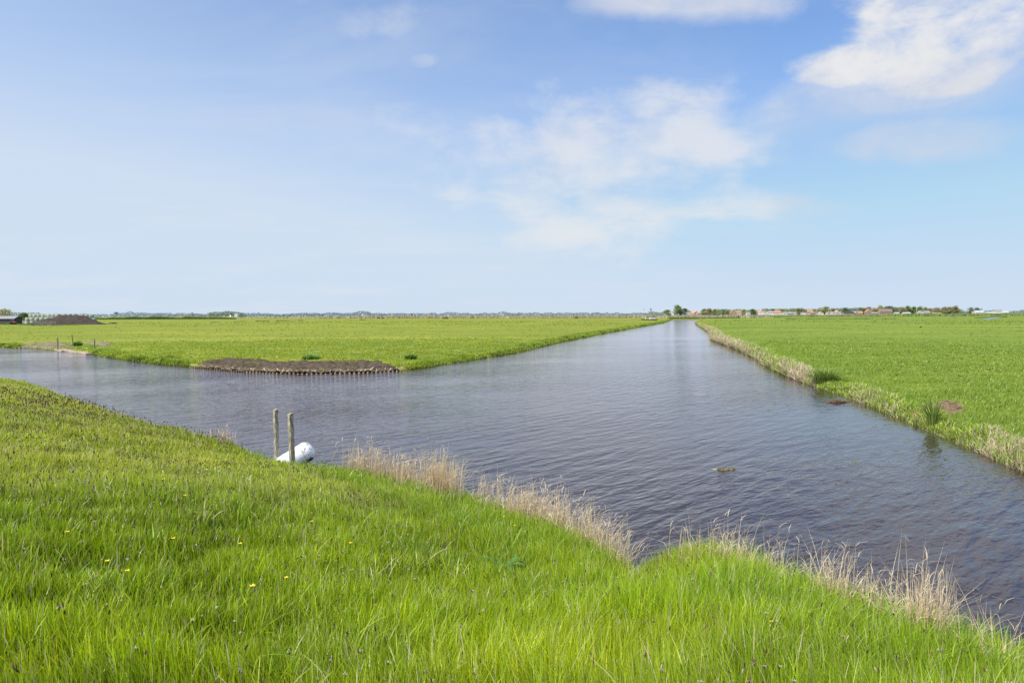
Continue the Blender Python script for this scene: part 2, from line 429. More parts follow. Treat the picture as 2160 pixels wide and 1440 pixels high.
def scatter(r0, r1, rho, amin=-47, amax=47):
    """random points with density rho(r) per square metre in a sector"""
    rr = np.linspace(r0, r1, 400); pdf = rho(rr) * rr; cdf = np.cumsum(pdf); tot = (pdf.mean() * (r1 - r0)) * math.radians(amax - amin)
    n = int(tot); cdf = cdf / cdf[-1]
    r = np.interp(rng.random(n), cdf, rr) ; a = np.radians(rng.uniform(amin, amax, n))
    return r * np.sin(a), r * np.cos(a), r

def dike_grass():
    rho = lambda r: 3000 * np.minimum(1, (8.0 / r)) ** 1.35
    x, y, r = scatter(2.6, 62, rho, -47, 50)
    ed = edge(x, y); k = side(x, y) & (ed > -0.02) & ~((np.hypot(x,y)<2.7))
    x, y, r, ed = x[k], y[k], r[k], ed[k]; n = len(x)
    px, py = proj(x, y, 0.3)
    z = terrain(x, y) - 0.02
    P = np.stack([x, y, z], 1)
    clump = fbm(x * 0.9, y * 0.9, 40, 3); c2 = vn(x * 3.1, y * 3.1, 51); patch = fbm(x * 0.28, y * 0.28, 60, 3)
    tall = smooth(-3.5, 3, x)                       # the lush stretch towards the right
    h = (0.19 + 0.29 * tall + 0.22 * (clump - 0.35) + 0.12 * (c2 - 0.5)) * rng.uniform(0.5, 1.3, n)
    h *= np.where(ed < 1.3, 0.9, 1.0) * lerp(np.array([1.]), np.array([0.80]), smooth(12, 30, r))[:, 0]
    w = rng.uniform(0.0045, 0.0105, n) * np.maximum(1, r / 7.5) ** 1.0 * 1.1
    w = np.maximum(w, r / 683 * 0.75)
    wind = 2 * math.pi * vn(x * 0.5, y * 0.5, 77)
    az = wind * 0.6 + rng.normal(0, 1.1, n) - 0.2
    lean = np.abs(rng.normal(0.20, 0.24, n)) + 0.5 * np.clip(vn(x * 1.7, y * 1.7, 90) - 0.62, 0, 1)
    face = rng.uniform(0, 2 * math.pi, n)
    t = np.clip(0.5 + (patch - 0.5) * 2.2 + rng.normal(0, 0.25, n), 0, 1)
    tip = lerp((0.35, 0.52, 0.018), (0.60, 0.70, 0.035), t)
    cool = smooth(0.52, 0.75, vn(x * 0.8, y * 0.8, 101)) * 0.4
    tip = tip * (1 - cool[:, None]) + np.array((0.24, 0.40, 0.05)) * cool[:, None]
    # olive, flowering sward in the upper part of the slope
    ol = .75 * smooth(7.5, 13, r) * smooth(1.5, -4, x) * (0.35 + 0.65 * vn(x * 0.6, y * 0.6, 130))
    tip = tip * (1 - ol[:, None]) + np.array((0.60, 0.62, 0.13)) * ol[:, None]
    tip *= np.exp(rng.normal(0, 0.30, (n, 1)))
    tip = np.minimum(tip * .95, .85)
    dry = rng.random(n) < (0.035 + 0.07 * ol)
    tip[dry] = np.array((0.68, 0.60, 0.36)) * jit(dry.sum(), 0.2)
    h[dry] *= 1.1
    dk = 0.78 + 0.36 * clump
    tip *= dk[:, None]
    base = tip * np.array((0.13, 0.18, 0.22))  # blade feet coloured dark to paint the shaded gaps in the sward
    m = r < 9
    parts = []
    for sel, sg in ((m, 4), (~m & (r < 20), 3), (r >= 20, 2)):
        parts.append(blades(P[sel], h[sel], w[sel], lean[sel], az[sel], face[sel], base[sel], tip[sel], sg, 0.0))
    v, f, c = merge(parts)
    o = link('dike_grass', mesh_np('dike_grass', v, f, c), M['grass'])
    tag(o, 'lush long green meadow grass covering the near dike slope', 'grass', kind='stuff')
    print('dike grass', n)
    # sparse, coarser and taller blades standing out of the sward
    x, y, r = scatter(2.8, 22, lambda r: 95 * np.minimum(1, 8 / r), -47, 50)
    ed = edge(x, y); k = side(x, y) & (ed > .1) & (vn(x * .8, y * .8, 909) > .35); x, y, r = x[k], y[k], r[k]; n = len(x)
    tl = smooth(-5, 3, x); h = (.30 + .22 * tl) * rng.uniform(.7, 1.3, n); w = rng.uniform(.010, .018, n) * np.maximum(1, r / 12)
    tip = lerp((.24, .40, .03), (.52, .60, .08), rng.random(n)) * np.exp(rng.normal(0, .2, (n, 1))); dr = rng.random(n) < .10; tip[dr] = (.78, .68, .42)
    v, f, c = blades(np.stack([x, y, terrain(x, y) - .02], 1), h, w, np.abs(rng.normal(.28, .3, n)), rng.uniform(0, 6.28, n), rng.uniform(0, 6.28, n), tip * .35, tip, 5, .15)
    tag(link('coarse_grass', mesh_np('coarse_grass', v, f, c), M['grass']), 'coarser broad grass blades standing out of the dike sward', 'grass', kind='stuff')
    # green reed blades and rank grass by the water
    rho = lambda r: 820 * np.minimum(1, 9 / r)
    x, y, r = scatter(3.5, 24, rho, -25, 50)
    ed = edge(x, y); k = side(x, y) & (ed > -0.12) & (ed < 2.2); k &= rng.random(len(x)) < np.where(ed < 1.0, 1, 0.6) * smooth(-8.5, -1.5, x) * (0.35 + vn(x * 1.2, y * 1.2, 5))
    x, y, r, ed = x[k], y[k], r[k], ed[k]; n = len(x)
    P = np.stack([x, y, terrain(x, y) - 0.02], 1)
    h = rng.uniform(0.30, 0.62, n) * (0.72 + 0.28 * smooth(-6, 1, x) + .32 * smooth(1, 5, x)); w = rng.uniform(0.009, 0.017, n) * np.maximum(1, r / 12)
    tip = lerp((0.24, 0.42, 0.06), (0.42, 0.56, 0.05), rng.random(n)) * jit(n, 0.2)
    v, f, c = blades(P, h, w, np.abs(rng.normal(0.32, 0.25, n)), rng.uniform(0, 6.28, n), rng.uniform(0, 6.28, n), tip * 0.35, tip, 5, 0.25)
    o = link('waterside_reed_grass', mesh_np('waterside_reed_grass', v, f, c), M['grass'])
    tag(o, 'broad green reed leaves growing along the edge of the near bank', 'reed', kind='stuff')
dike_grass()

def spindle(n=6):
    V = [(0, 0, 0)]; Fs = []
    prof = [(0.12, 0.7), (0.45, 1.0), (0.8, 0.75)]
    for z, r in prof:
        for k in range(n): V.append((r * math.cos(6.283 * k / n), r * math.sin(6.283 * k / n), z))
    V.append((0, 0, 1)); t = len(V) - 1
    for k in range(n):
        k2 = (k + 1) % n
        Fs.append((0, 1 + k2, 1 + k)); Fs.append((t, 1 + 2 * n + k, 1 + 2 * n + k2))
        for s in range(2):
            a = 1 + s * n + k; b = 1 + s * n + k2
            Fs.append((a, b, b + n)); Fs.append((a, b + n, a + n))
    return np.array(V), np.array(Fs)
def seedheads():
    rho = lambda r: 66 * np.minimum(1, 9 / r) ** 0.8
    x, y, r = scatter(3.2, 36, rho, -47, 45)
    ed = edge(x, y)
    dens = 0.42 + 0.8 * smooth(7, 13, r) * smooth(3, -3, x)
    dens *= 0.2 + .85 * np.clip(fbm(x * 0.4, y * 0.4, 200, 3) - 0.2, 0, 1)
    k = side(x, y) & (ed > 0.15) & (rng.random(len(x)) < dens)
    x, y, r = x[k], y[k], r[k]; n = len(x)
    z = terrain(x, y); tall = smooth(-3.5, 3, x)
    H = (0.26 + 0.20 * tall) * rng.uniform(0.75, 1.3, n)
    az = rng.uniform(0, 6.28, n); le = np.abs(rng.normal(0, 0.14, n)) + 0.04
    P = np.stack([x, y, z], 1)
    sc = np.tile(np.array([[0.25, 0.28, 0.09]]), (n, 1))
    stem = blades(P, H, np.maximum(0.004, r / 683 * 0.45), le, az, rng.uniform(0, 6.28, n), sc * 0.6, sc, 3)
    top = P + np.stack([np.cos(az) * le * H, np.sin(az) * le * H, H * (1 - 0.28 * le)], 1)
    V, Fs = spindle(6)
    L = rng.uniform(0.022, 0.055, n) * np.maximum(1, r / 16); R = rng.uniform(0.0045, 0.0080, n) * np.maximum(1, r / 13)
    tilt = rng.normal(0, 0.35, n); ct, st = np.cos(tilt), np.sin(tilt)
    vx = V[None, :, 0] * R[:, None]; vy = V[None, :, 1] * R[:, None]; vz = V[None, :, 2] * L[:, None]
    X = vx * ct[:, None] + vz * st[:, None]; Z = -vx * st[:, None] + vz * ct[:, None]
    ca, sa = np.cos(az)[:, None], np.sin(az)[:, None]
    W = np.stack([X * ca - vy * sa, X * sa + vy * ca, Z], -1) + top[:, None, :] - np.array([0, 0, 0.01])
    cc = lerp((0.09, 0.055, 0.03), (0.21, 0.13, 0.07), rng.random(n)); L *= 1 - .25 * (r > 9); R *= 1 - .28 * (r > 9); pale = rng.random(n) < 0.14; cc[pale] = (0.50, 0.42, 0.30)
    C = np.repeat(cc[:, None], len(V), 1).reshape(-1, 3)
    Fc = (np.arange(n)[:, None, None] * len(V) + Fs[None]).reshape(-1, 3)
    # ring of pale anthers round the nearer heads
    nr = np.where(r < 11)[0]; nr = nr[rng.random(len(nr)) < 0.45]
    k = 10; ids = np.repeat(nr, k); m = len(ids); aa = rng.uniform(0, 6.28, m)
    pp = top[ids] + np.stack([np.cos(aa) * 0.004, np.sin(aa) * 0.004, rng.uniform(-0.002, 0.012, m)], 1)
    an = blades(pp, np.full(m, 0.010), np.full(m, 0.006), np.full(m, 1.6), aa, aa + 1.57, np.tile([[0.5, 0.45, 0.38]], (m, 1)), np.tile([[0.6, 0.56, 0.46]], (m, 1)), 2)
    v, f, c = merge([stem, (W.reshape(-1, 3), Fc, C), an])
    o = link('plantain_heads', mesh_np('plantain_heads', v, f, c), M['straw'])
    tag(o, 'brown plantain and foxtail seed heads standing above the dike grass', 'seed heads', kind='stuff')
    print('heads', n)
seedheads()

# ------------------------------------------------------------------ buttercups, one by one
def buttercup(loc, h, rz, label, s=1.0):
    t = empty('buttercup', loc, rz, label, 'flower', 'yellow buttercups in the dike grass')
    m = MB(); m.tube([(0, 0, 0), (0.01, 0, h * 0.5), (0.015, 0.01, h)], 0.0018, 5); m.build('stem', M['green_stem'], t)
    p = MB()
    for k in range(5):
        a = k * 1.2566; c, s_ = math.cos(a), math.sin(a)
        r = 0.020 * s
        pts = [(0, 0, 0), (r * .55 * c - r * .45 * s_, r * .55 * s_ + r * .45 * c, r * .3), (r * c, r * s_, r * .62), (r * .55 * c + r * .45 * s_, r * .55 * s_ - r * .45 * c, r * .3)]
        p.add([(q[0] + .015, q[1] + .01, q[2] + h) for q in pts], [(0, 1, 2, 3)])
    p.build('petals', M['petal'], t)
    return t
M['green_stem'] = principled('green_stem', (0.16, 0.28, 0.05), 0.6)
bc = [(137, 1130, 'left of the long pale stem at far left'), (225, 1193, 'low on the left of the dike'), (273, 1212, 'beside the lowest left flower'), (347, 1015, 'high on the slope above the left flowers'), (363, 1142, 'on the open slope'),
      (503, 1154, 'middle of the slope'), (533, 1246, 'lower middle of the slope, brightest'), (608, 1225, 'near the brightest flower'), (392, 1050, 'upper slope among brown heads'), (655, 1105, 'right of centre slope'),
      (1078, 1076, 'beside the straw reeds, topmost of a cluster'), (1064, 1094, 'second of the cluster by the straw reeds'), (1088, 1112, 'lowest of the cluster by the straw reeds'), (739, 1150, 'below the straw reeds'), (1622, 1318, 'at the bottom right among reed leaves'), (481, 990, 'upper slope above the white float'), (278, 918, 'far up the slope')]
def dike_at(px, py, up=0.0):
    a, y, zz = ray(px, py)
    for t in np.arange(2.5, 60, 0.05):
        X, Y, Z = a * t, y * t, CAMZ + zz * t
        if Z <= terrain(np.array([X]), np.array([Y]))[0] + up: return X, Y, Z - up
    return a * 20, y * 20, 0.1
TT = {}
for i, (px, py, wh) in enumerate(bc):
    X, Y, Z = dike_at(px, py, 0.34)
    buttercup((X, Y, Z), 0.37, i * 1.3, 'small yellow buttercup ' + wh, 1.15 if i != 6 else 1.5)

M['daisy'] = principled('white_petal', (.82, .82, .78), .6, var=.05)
for px, py in [(418, 986), (428, 976), (436, 981), (446, 973), (454, 979), (462, 984), (441, 990), (512, 996), (524, 1001), (530, 994), (446, 968)]:
    X, Y, Z = dike_at(px, py, 0.26); t = empty('daisy', (X, Y, Z), px, s=.72, label='small white daisy on the slope just left of and below the float', cat='flower', group='white daisies on the dike')
    m = MB(); m.tube([(0, 0, 0), (0, 0.01, .26)], .002, 5); m.build('stem', M['green_stem'], t)
    m = MB()
    for k in range(8):
        a = k * .785; c, s_ = math.cos(a), math.sin(a); m.add([(q[0], q[1] + .01, q[2] + .26) for q in [(0, 0, 0), (.02 * c - .008 * s_, .02 * s_ + .008 * c, .006), (.034 * c, .034 * s_, .01), (.02 * c + .008 * s_, .02 * s_ - .008 * c, .006)]], [(0, 1, 2, 3)])
    m.build('petals', M['daisy'], t)
# ------------------------------------------------------------------ dry reed clumps
def reed_clump(pxs, n, hmin, hmax, label, spread=0.35, bent=0.25, group=None):
    if pxs[0][0] > 1650: n = int(n * 1.15); hmax *= 1.22; hmin *= .9
    elif pxs[0][0] > 1400: n = int(n * .75); hmax *= 1.15; hmin *= .85
    elif pxs[0][0] > 1150: n = int(n * .75)
    """pxs: list of (px, py_base)"""
    pts = [G(a, b, 0.25) for a, b in pxs]; n = int(n * 2.2); hmin *= 1.38; hmax *= 1.38
    c = np.mean(pts, 0); cz = float(terrain(np.array([c[0]]), np.array([c[1]]))[0])
    n = max(n, 12); t = empty('dry_reed_clump', (c[0], c[1], cz), 0, label, 'reeds', 'clumps of dead straw reed along the near bank')
    k = rng.random(n) * (len(pts) - 1); i = np.minimum(k.astype(int), len(pts) - 2); u = (k - i)[:, None]
    A = np.array(pts); xy = A[i] * (1 - u) + A[i + 1] * u + rng.normal(0, spread, (n, 2)) * np.array([0.8, 0.8])
    k_ = (vn(xy[:, 0] * 3.1, xy[:, 1] * 3.1, 812) > .42) | (rng.random(n) < .18); xy = xy[k_]; n = len(xy)
    e_ = edge(xy[:, 0], xy[:, 1])
    z = np.maximum(terrain(xy[:, 0], xy[:, 1]), -0.1)
    P = np.stack([xy[:, 0] - c[0], xy[:, 1] - c[1], z - cz - 0.05], 1)
    r = np.hypot(xy[:, 0], xy[:, 1])
    H = rng.uniform(hmin, hmax, n) * np.where(rng.random(n) < 0.12, 1.25, 1)
    az = rng.normal(0.5, 1.3, n); le = np.abs(rng.normal(0.08, 0.14, n)); 
    b = rng.random(n) < bent; le[b] += rng.uniform(0.2, 0.7, b.sum())
    cs = lerp((0.92, 0.80, 0.57), (0.66, 0.52, 0.34), rng.random(n)) * jit(n, 0.15)
    # two crossed strips make each stem
    w = np.maximum(0.0050 if pxs[0][0] < 1650 else .0072, r / 683 * 0.5) * rng.uniform(0.7, 1.4, n)
    fa = rng.uniform(0, 6.28, n)
    s1 = blades(P, H, w, le, az, fa, cs * 0.55, cs, 4); s2 = blades(P, H, w, le, az, fa + 1.57, cs * 0.55, cs, 4)
    v, f, c_ = merge([s1, s2]); link('stems', mesh_np('stems', v, f, c_), M['straw'], t)
    # torn leaves hanging from the stems
    m = int(n * 1.1); j = rng.integers(0, n, m); tt = rng.uniform(0.45, 1.0, m)
    off = (le[j] * H[j] * tt ** 1.8)
    Q = P[j] + np.stack([np.cos(az[j]) * off, np.sin(az[j]) * off, H[j] * (tt - 0.28 * np.minimum(le[j], 1.8) * tt ** 2.5)], 1)
    cl = lerp((0.85, 0.74, 0.58), (0.65, 0.52, 0.38), rng.random(m))
    v, f, c_ = blades(Q, rng.uniform(0.05, 0.17, m), np.maximum(0.006, r[j] / 683 * 0.6), rng.uniform(0.5, 2.4, m), rng.normal(0.2, 1.4, m), rng.uniform(0, 6.28, m), cl * 0.8, cl, 3, 0.9)
    link('leaves', mesh_np('leaves', v, f, c_), M['straw'], t)
reed_clump([(745, 1010), (830, 1026), (900, 1046)], 300, 0.30, 0.74, 'dense pale straw reed clump on the near bank right of the white float', 0.22, 0.08)
reed_clump([(900, 1060), (960, 1075)], 170, 0.45, 0.85, 'narrow upright straw reed clump directly right of the densest one', 0.16, 0.10)
reed_clump([(1000, 1085), (1060, 1100)], 60, 0.35, 0.75, 'thin scattering of dead reed stalks before the clump with the tallest stalk', 0.2, 0.2)
reed_clump([(1080, 1115), (1140, 1130), (1190, 1145)], 300, 0.38, 0.75, 'straw reed clump with one very tall thin stalk, beside yellow buttercups', 0.17, 0.2)
reed_clump([(1210, 1160), (1260, 1180), (1330, 1215)], 230, 0.35, 0.75, 'reddish straw reed clump just left of the notch in the bank', 0.16, 0.3)
reed_clump([(1440, 1222), (1540, 1240), (1640, 1270)], 250, 0.34, 0.66, 'straw reed clump just right of the notch in the bank', 0.15, 0.25)
reed_clump([(1690, 1300), (1760, 1330), (1800, 1350)], 110, 0.34, 0.66, 'straw reed clump with arching leaves in the lower right', 0.12, 0.45)
reed_clump([(1820, 1345), (1880, 1370)], 70, 0.34, 0.62, 'sparse broken reed stalks leaning between two lower right clumps', 0.12, 0.4)
reed_clump([(1900, 1385), (1990, 1425)], 100, 0.42, 0.72, 'stout upright straw reeds with torn pale leaves near the lower right corner', 0.10, 0.15)
reed_clump([(2030, 1450), (2130, 1500)], 70, 0.32, 0.66, 'fallen crossing reed stalks in the lower right corner', 0.14, 0.6)
reed_clump([(452, 926), (488, 934)], 26, 0.18, 0.42, 'small wispy dead grass tuft at the water edge left of the posts', 0.2, 0.3)

# dock plant with broad leaves
def leafy(name, loc, n, L, W, label, cat, colr, up=0.9, mat='leaf', rz=0):
    t = empty(name, loc, rz, label, cat)
    V = []; Fs = []; C = []
    for i in range(n):
        a = i * 2.4 + random.uniform(-.3, .3); l_ = L * random.uniform(.7, 1.15); e = up * random.uniform(.6, 1.2)
        d = Vector((math.cos(a), math.sin(a), 0)); sd = Vector((-math.sin(a), math.cos(a), 0)); b0 = len(V)
        K = 7
        for k in range(K + 1):
            u = k / K; p = d * (l_ * u * math.cos(e * (1 - .5 * u))) + Vector((0, 0, l_ * (u * math.sin(e) - .42 * u * u * u)))
            w = W * math.sin(math.pi * min(1, u * .93 + .07)) ** .8 * random.uniform(.85, 1.1) if 0 < k < K else W * .1
            c = [q * (0.7 + .5 * u) * random.uniform(.9, 1.1) for q in colr]
            V += [p - sd * w + Vector((0, 0, w * .35)), p, p + sd * w + Vector((0, 0, w * .35))]; C += [c, [q * 1.25 for q in c], c]
        for k in range(K):
            q = b0 + 3 * k; Fs += [(q, q + 1, q + 4), (q, q + 4, q + 3), (q + 1, q + 2, q + 5), (q + 1, q + 5, q + 4)]
    link('leaves', mesh_np('leaves', np.array([tuple(v) for v in V]), np.array(Fs), np.array(C), True), M[mat], t)
    return t
X, Y, Z = dike_at(1062, 1205, 0.22)
tk = leafy('dock_plant', (X, Y, Z + 0.17), 17, 0.38, 0.045, 'broad leaved dark green dock plant in the grass below the straw reeds', 'plant', (0.10, 0.21, 0.05), 1.1)
m = MB(); m.tube([(0, 0, 0), (0.01, 0, .18), (0.0, 0.01, .34)], [.006, .005, .003], 6); m.build('stem', M['green_stem'], tk)

# ------------------------------------------------------------------ posts and float
def post(px, py_top, py_base, w, label, rz, lean):
    X, Y = G(px, py_base, 0.25)
    d = Y; base = float(max(terrain(np.array([X]), np.array([Y]))[0], 0)) - 0.25
    a, yy, zz = ray(px, py_top); top = CAMZ + zz / yy * Y
    H = top - base
    m = MB(); K = 9; P = []; Fs = []
    for k in range(K + 1):
        u = k / K
        for q, (sx, sy) in enumerate(((-1, -1), (1, -1), (1, 1), (-1, 1))):
            jx = random.uniform(-.004, .004); jy = random.uniform(-.004, .004)
            P.append((sx * w / 2 * (1.05 - .05 * u) + jx, sy * w / 2 * (1.05 - .05 * u) + jy, H * u + (0.012 * sx if k == K else 0)))
    for k in range(K):
        for q in range(4):
            a_ = 4 * k + q; b_ = 4 * k + (q + 1) % 4; Fs.append((a_, b_, b_ + 4, a_ + 4))
    Fs += [(3, 2, 1, 0), (4 * K, 4 * K + 1, 4 * K + 2, 4 * K + 3)]
    m.add(P, Fs)
    o = m.build('mooring_post', M['mossy_wood'], None, bevel=0.008); o.location = (X, Y, base); o.rotation_euler = (lean[0], lean[1], rz)
    tag(o, label, 'post', 'weathered posts at the near water edge')
    return o
post(584, 863, 966, 0.098, 'taller weathered square post, left of the two at the near bank', 0.95, (0.0, -0.01))
post(618, 871, 985, 0.105, 'slightly shorter weathered square post in front of the white float', 0.85, (0.0, -0.028))
# white float / pipe with a domed end
def white_float():
    A = Vector((*G(577, 972, 0.45), 0.36)); B = Vector((*G(648, 948, 0.5), 0.36)); 
    ax, ay, az_ = ray(660, 944)
    B = Vector((ax / ay * 18.2, 18.2, CAMZ + az_ / ay * 18.2)); ax, ay, az_ = ray(568, 1001); A = Vector((ax / ay * 17.6, 17.6, CAMZ + az_ / ay * 17.6))
    d = (B - A).normalized(); L = (B - A).length; r = 0.27
    t = empty('white_float', tuple(A), 0, 'long white cylindrical float with rounded end lying on the near bank by the posts', 'float')
    prof = [(0.01, 1.7), (0.06, 1.8)] ; 
    pts = []; rs = []
    pts.append(Vector((0, 0, 0))); rs.append(0.02)
    for s_, q in prof: pts.append(d * (s_)); rs.append(r * q * 0.55)
    pts.append(d * (L - 0.5)); rs.append(r * 0.99); pts.append(d * (L - r * .75)); rs.append(r)
    for k in range(1, 9):
        a = k / 8 * math.pi / 2; pts.append(d * (L - r * .75 + r * .75 * math.sin(a))); rs.append(max(r * math.cos(a), 0.004) if k else r)
    m = MB(); m.tube(pts, rs, 28); m.build('float_body', M['float'], t, sm=True)
    m = MB(); s1 = d * (L - 0.33); m.tube([s1 - d * .006, s1 + d * .006], [r * .978 + .004, r * .99 + .004], 28, caps=False); m.build('seam', M['dark_stain'], t, sm=True)
m_, nt, nn, l = new_mat('float_plastic')
out = N(nt, 'ShaderNodeOutputMaterial'); b = N(nt, 'ShaderNodeBsdfPrincipled'); b.inputs['Roughness'].default_value = .4
tc = N(nt, 'ShaderNodeTexCoord'); nz = N(nt, 'ShaderNodeTexNoise'); nz.inputs['Scale'].default_value = 16; nz.inputs['Detail'].default_value = 5
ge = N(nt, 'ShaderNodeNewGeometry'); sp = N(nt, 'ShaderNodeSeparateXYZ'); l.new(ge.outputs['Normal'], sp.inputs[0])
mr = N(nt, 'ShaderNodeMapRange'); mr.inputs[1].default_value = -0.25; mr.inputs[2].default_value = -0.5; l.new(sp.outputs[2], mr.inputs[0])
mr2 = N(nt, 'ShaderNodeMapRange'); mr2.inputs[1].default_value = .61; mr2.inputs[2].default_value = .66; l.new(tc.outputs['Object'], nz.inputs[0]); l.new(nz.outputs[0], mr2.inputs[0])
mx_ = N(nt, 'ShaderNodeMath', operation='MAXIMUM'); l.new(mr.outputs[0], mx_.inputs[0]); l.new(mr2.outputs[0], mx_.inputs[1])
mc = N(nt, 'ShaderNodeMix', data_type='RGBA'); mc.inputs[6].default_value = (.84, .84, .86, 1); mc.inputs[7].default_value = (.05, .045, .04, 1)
l.new(mx_.outputs[0], mc.inputs[0]); l.new(mc.outputs[2], b.inputs['Base Color']); l.new(b.outputs[0], out.inputs[0]); M['float'] = m_
white_float()

# ------------------------------------------------------------------ far bank vegetation
def strip_blades(line, per_m, inner, h, w, colf, lean=(0.4, 0.4), segs=3, smax=1e9, name='', z0=-0.03):
    L = np.array(line); seg = np.hypot(*(L[1:] - L[:-1]).T); xs = []; 
    parts = []
    for (a, b, s) in zip(L[:-1], L[1:], seg):
        mid = np.hypot(*((a + b) / 2)); n = int(s * per_m(mid) * inner)
        t = rng.random(n)[:, None]; d = (b - a) / (s + 1e-9); nr = np.array([d[1], -d[0]])
        q = a + (b - a) * t + nr * (rng.uniform(-inner * 1.2, inner * 1.2, (n, 1)))
        xs.append(q)
    q = np.vstack(xs); e = edge(q[:, 0], q[:, 1]); k = (e > -0.12) & (e < inner) & ~side(q[:, 0], q[:, 1]); q = q[k]; e = e[k]; n = len(q)
    r = np.hypot(q[:, 0], q[:, 1]); x, y = q[:, 0], q[:, 1]
    P = np.stack([x, y, terrain(x, y) + z0], 1)
    px, py = proj(x, y, 0.3)
    H = h(x, y, e, px) * rng.uniform(.6, 1.25, n)
    if name == 'left':
        kk = ~((((px > 402) & (px < 856)) | ((px > 44) & (px < 196))) & (rng.random(n) < .84)); P = P[kk]; H = H[kk]; x = x[kk]; y = y[kk]; r = r[kk]; e = e[kk]; px = px[kk]; n = len(x)
    W = w * rng.uniform(.6, 1.4, n); W = np.maximum(W, r / 683 * .8)
    tip, ks = colf(x, y, e, px, n); 
    le = np.abs(rng.normal(lean[0], lean[1], n))
    return blades(P, H, W, le, rng.uniform(0, 6.28, n), rng.uniform(0, 6.28, n), tip * ks * (.38 + .62 * smooth(-.05, .45, e))[:, None], tip, segs, .1)  # feet coloured darker as shade under the growth and along the waterline
TANS = np.array([1, .72]) * np.array([[1480, .5], [1500, .9], [1560, .95], [1580, .6], [1640, .45], [1655, .8], [1710, .85], [1722, .15], [1785, .15], [1800, .55], [1880, .6], [1900, .25], [1950, .12], [2060, .2], [2085, .75], [2200, .8]])
def right_fringe():
    def tanp(px): return np.interp(px, TANS[:, 0], TANS[:, 1])
    def hh(x, y, e, px):
        d = np.hypot(x, y); tp = tanp(px)
        return (0.14 + 0.34 * vn(x * 1.1, y * 1.1, 333) + 0.5 * tp * (0.35 + 1.1 * vn(x * .8, y * .8, 301))) * np.where(e > 1.1, 0.5, 1) * lerp(np.array([.62]), np.array([1.35]), smooth(25, 75, d))[:, 0]
    def cf(x, y, e, px, n):
        tp = np.clip(tanp(px) * (0.55 + 0.9 * vn(x * .9, y * .9, 305)) + (0.1 - e * 0.28) * 0.6, 0, .95)
        t = rng.random(n) < tp
        g = lerp((0.22, 0.36, .045), (0.42, .52, .08), rng.random(n)); g *= np.exp(rng.normal(0, .25, (n, 1))); s = lerp((0.80, 0.68, .50), (0.58, .46, .31), rng.random(n))
        c = np.where(t[:, None], s, g) * jit(n, .2); return c, 0.42
    v, f, c = strip_blades(rightb[2:], lambda r: 1150 * min(1, 22 / r) ** .9, 1.9, hh, .012, cf, (.5, .45), 3)
    tag(link('bank_reeds', mesh_np('bank_reeds', v, f, c), M['straw']), 'mixed straw coloured and green reed fringe along the right canal bank', 'reeds', kind='stuff')
right_fringe()
def left_fringe():
    def hh(x, y, e, px):
        soil = ((px > 400) & (px < 858)) | ((px > 42) & (px < 185))
        return (0.16 + .34 * vn(x * .7, y * .7, 311) ** 1.3) * np.where(soil, .30, 1) * np.where(e > 1.6, .6, 1) * lerp(np.array([1.]), np.array([1.5]), smooth(60, 250, np.hypot(x, y)))[:, 0]
    def cf(x, y, e, px, n):
        g = lerp((0.24, .38, .04), (.50, .60, .08), np.clip(rng.random(n) * .7 + (vn(x * .9, y * .9, 315) - .4), 0, 1)) * jit(n, .2)
        dk = (vn(x * 1.6, y * 1.6, 318) < .33) & (np.hypot(x, y) > 60); g[dk] *= .5
        return g, .35
    v, f, c = strip_blades(leftb[:-1], lambda r: 330 * min(1, 50 / r) ** 1.0, 2.6, hh, .05, cf, (.7, .4), 3, name='left')
    tag(link('bank_herbs', mesh_np('bank_herbs', v, f, c), M['grass']), 'bright green leafy hummocks fringing the far bank of the peninsula', 'herbs', kind='stuff')
left_fringe()
LITTER = [G(a, b, .5) for a, b in [(1925, 858), (1945, 846), (1990, 839), (2034, 844), (2030, 857), (1990, 868), (1950, 868)]]
SOIL1 = [G(a, b, .4) for a, b in [(395, 768), (440, 759), (485, 756), (540, 760), (610, 764), (700, 764), (790, 762), (845, 770), (866, 777)]] + [G(a, b, 0.0) for a, b in [(850, 780), (760, 785), (640, 787), (520, 783), (400, 773)]]
def meadow_grass():
    parts = []
    x, y, r = scatter(16, 120, lambda r: 330 * (25 / r) ** 2.0 * (1 - smooth(70, 120, r)), -42, 42)
    e = edge(x, y); k = (e > 0.5) & ~side(x, y)
    for L_ in (LITTER, SOIL1): k &= ~inside(x, y, np.array(L_))
    x, y, r, e = x[k], y[k], r[k], e[k]; n = len(x)
    cl = fbm(x * .55, y * .55, 401, 3); cl2 = fbm(x * .12, y * .25, 405, 3)
    h = (.07 + .19 * np.clip(cl - .38, 0, 1) * 2 + .05 * np.clip(3 - e, 0, 3)) * rng.uniform(.6, 1.3, n)
    w = np.maximum(.010, r / 683 * .75)
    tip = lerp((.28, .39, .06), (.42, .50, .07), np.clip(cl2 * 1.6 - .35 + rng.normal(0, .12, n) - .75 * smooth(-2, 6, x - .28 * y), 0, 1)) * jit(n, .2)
    P = np.stack([x, y, terrain(x, y) - .01], 1)
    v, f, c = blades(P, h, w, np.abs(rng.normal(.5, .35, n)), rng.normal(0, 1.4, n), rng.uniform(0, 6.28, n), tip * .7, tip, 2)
    tag(link('meadow_grass', mesh_np('meadow_grass', v, f, c), M['grass']), 'short bright green pasture grass on the flat meadows beyond the water', 'grass', kind='stuff')
    print('meadow', n)
meadow_grass()

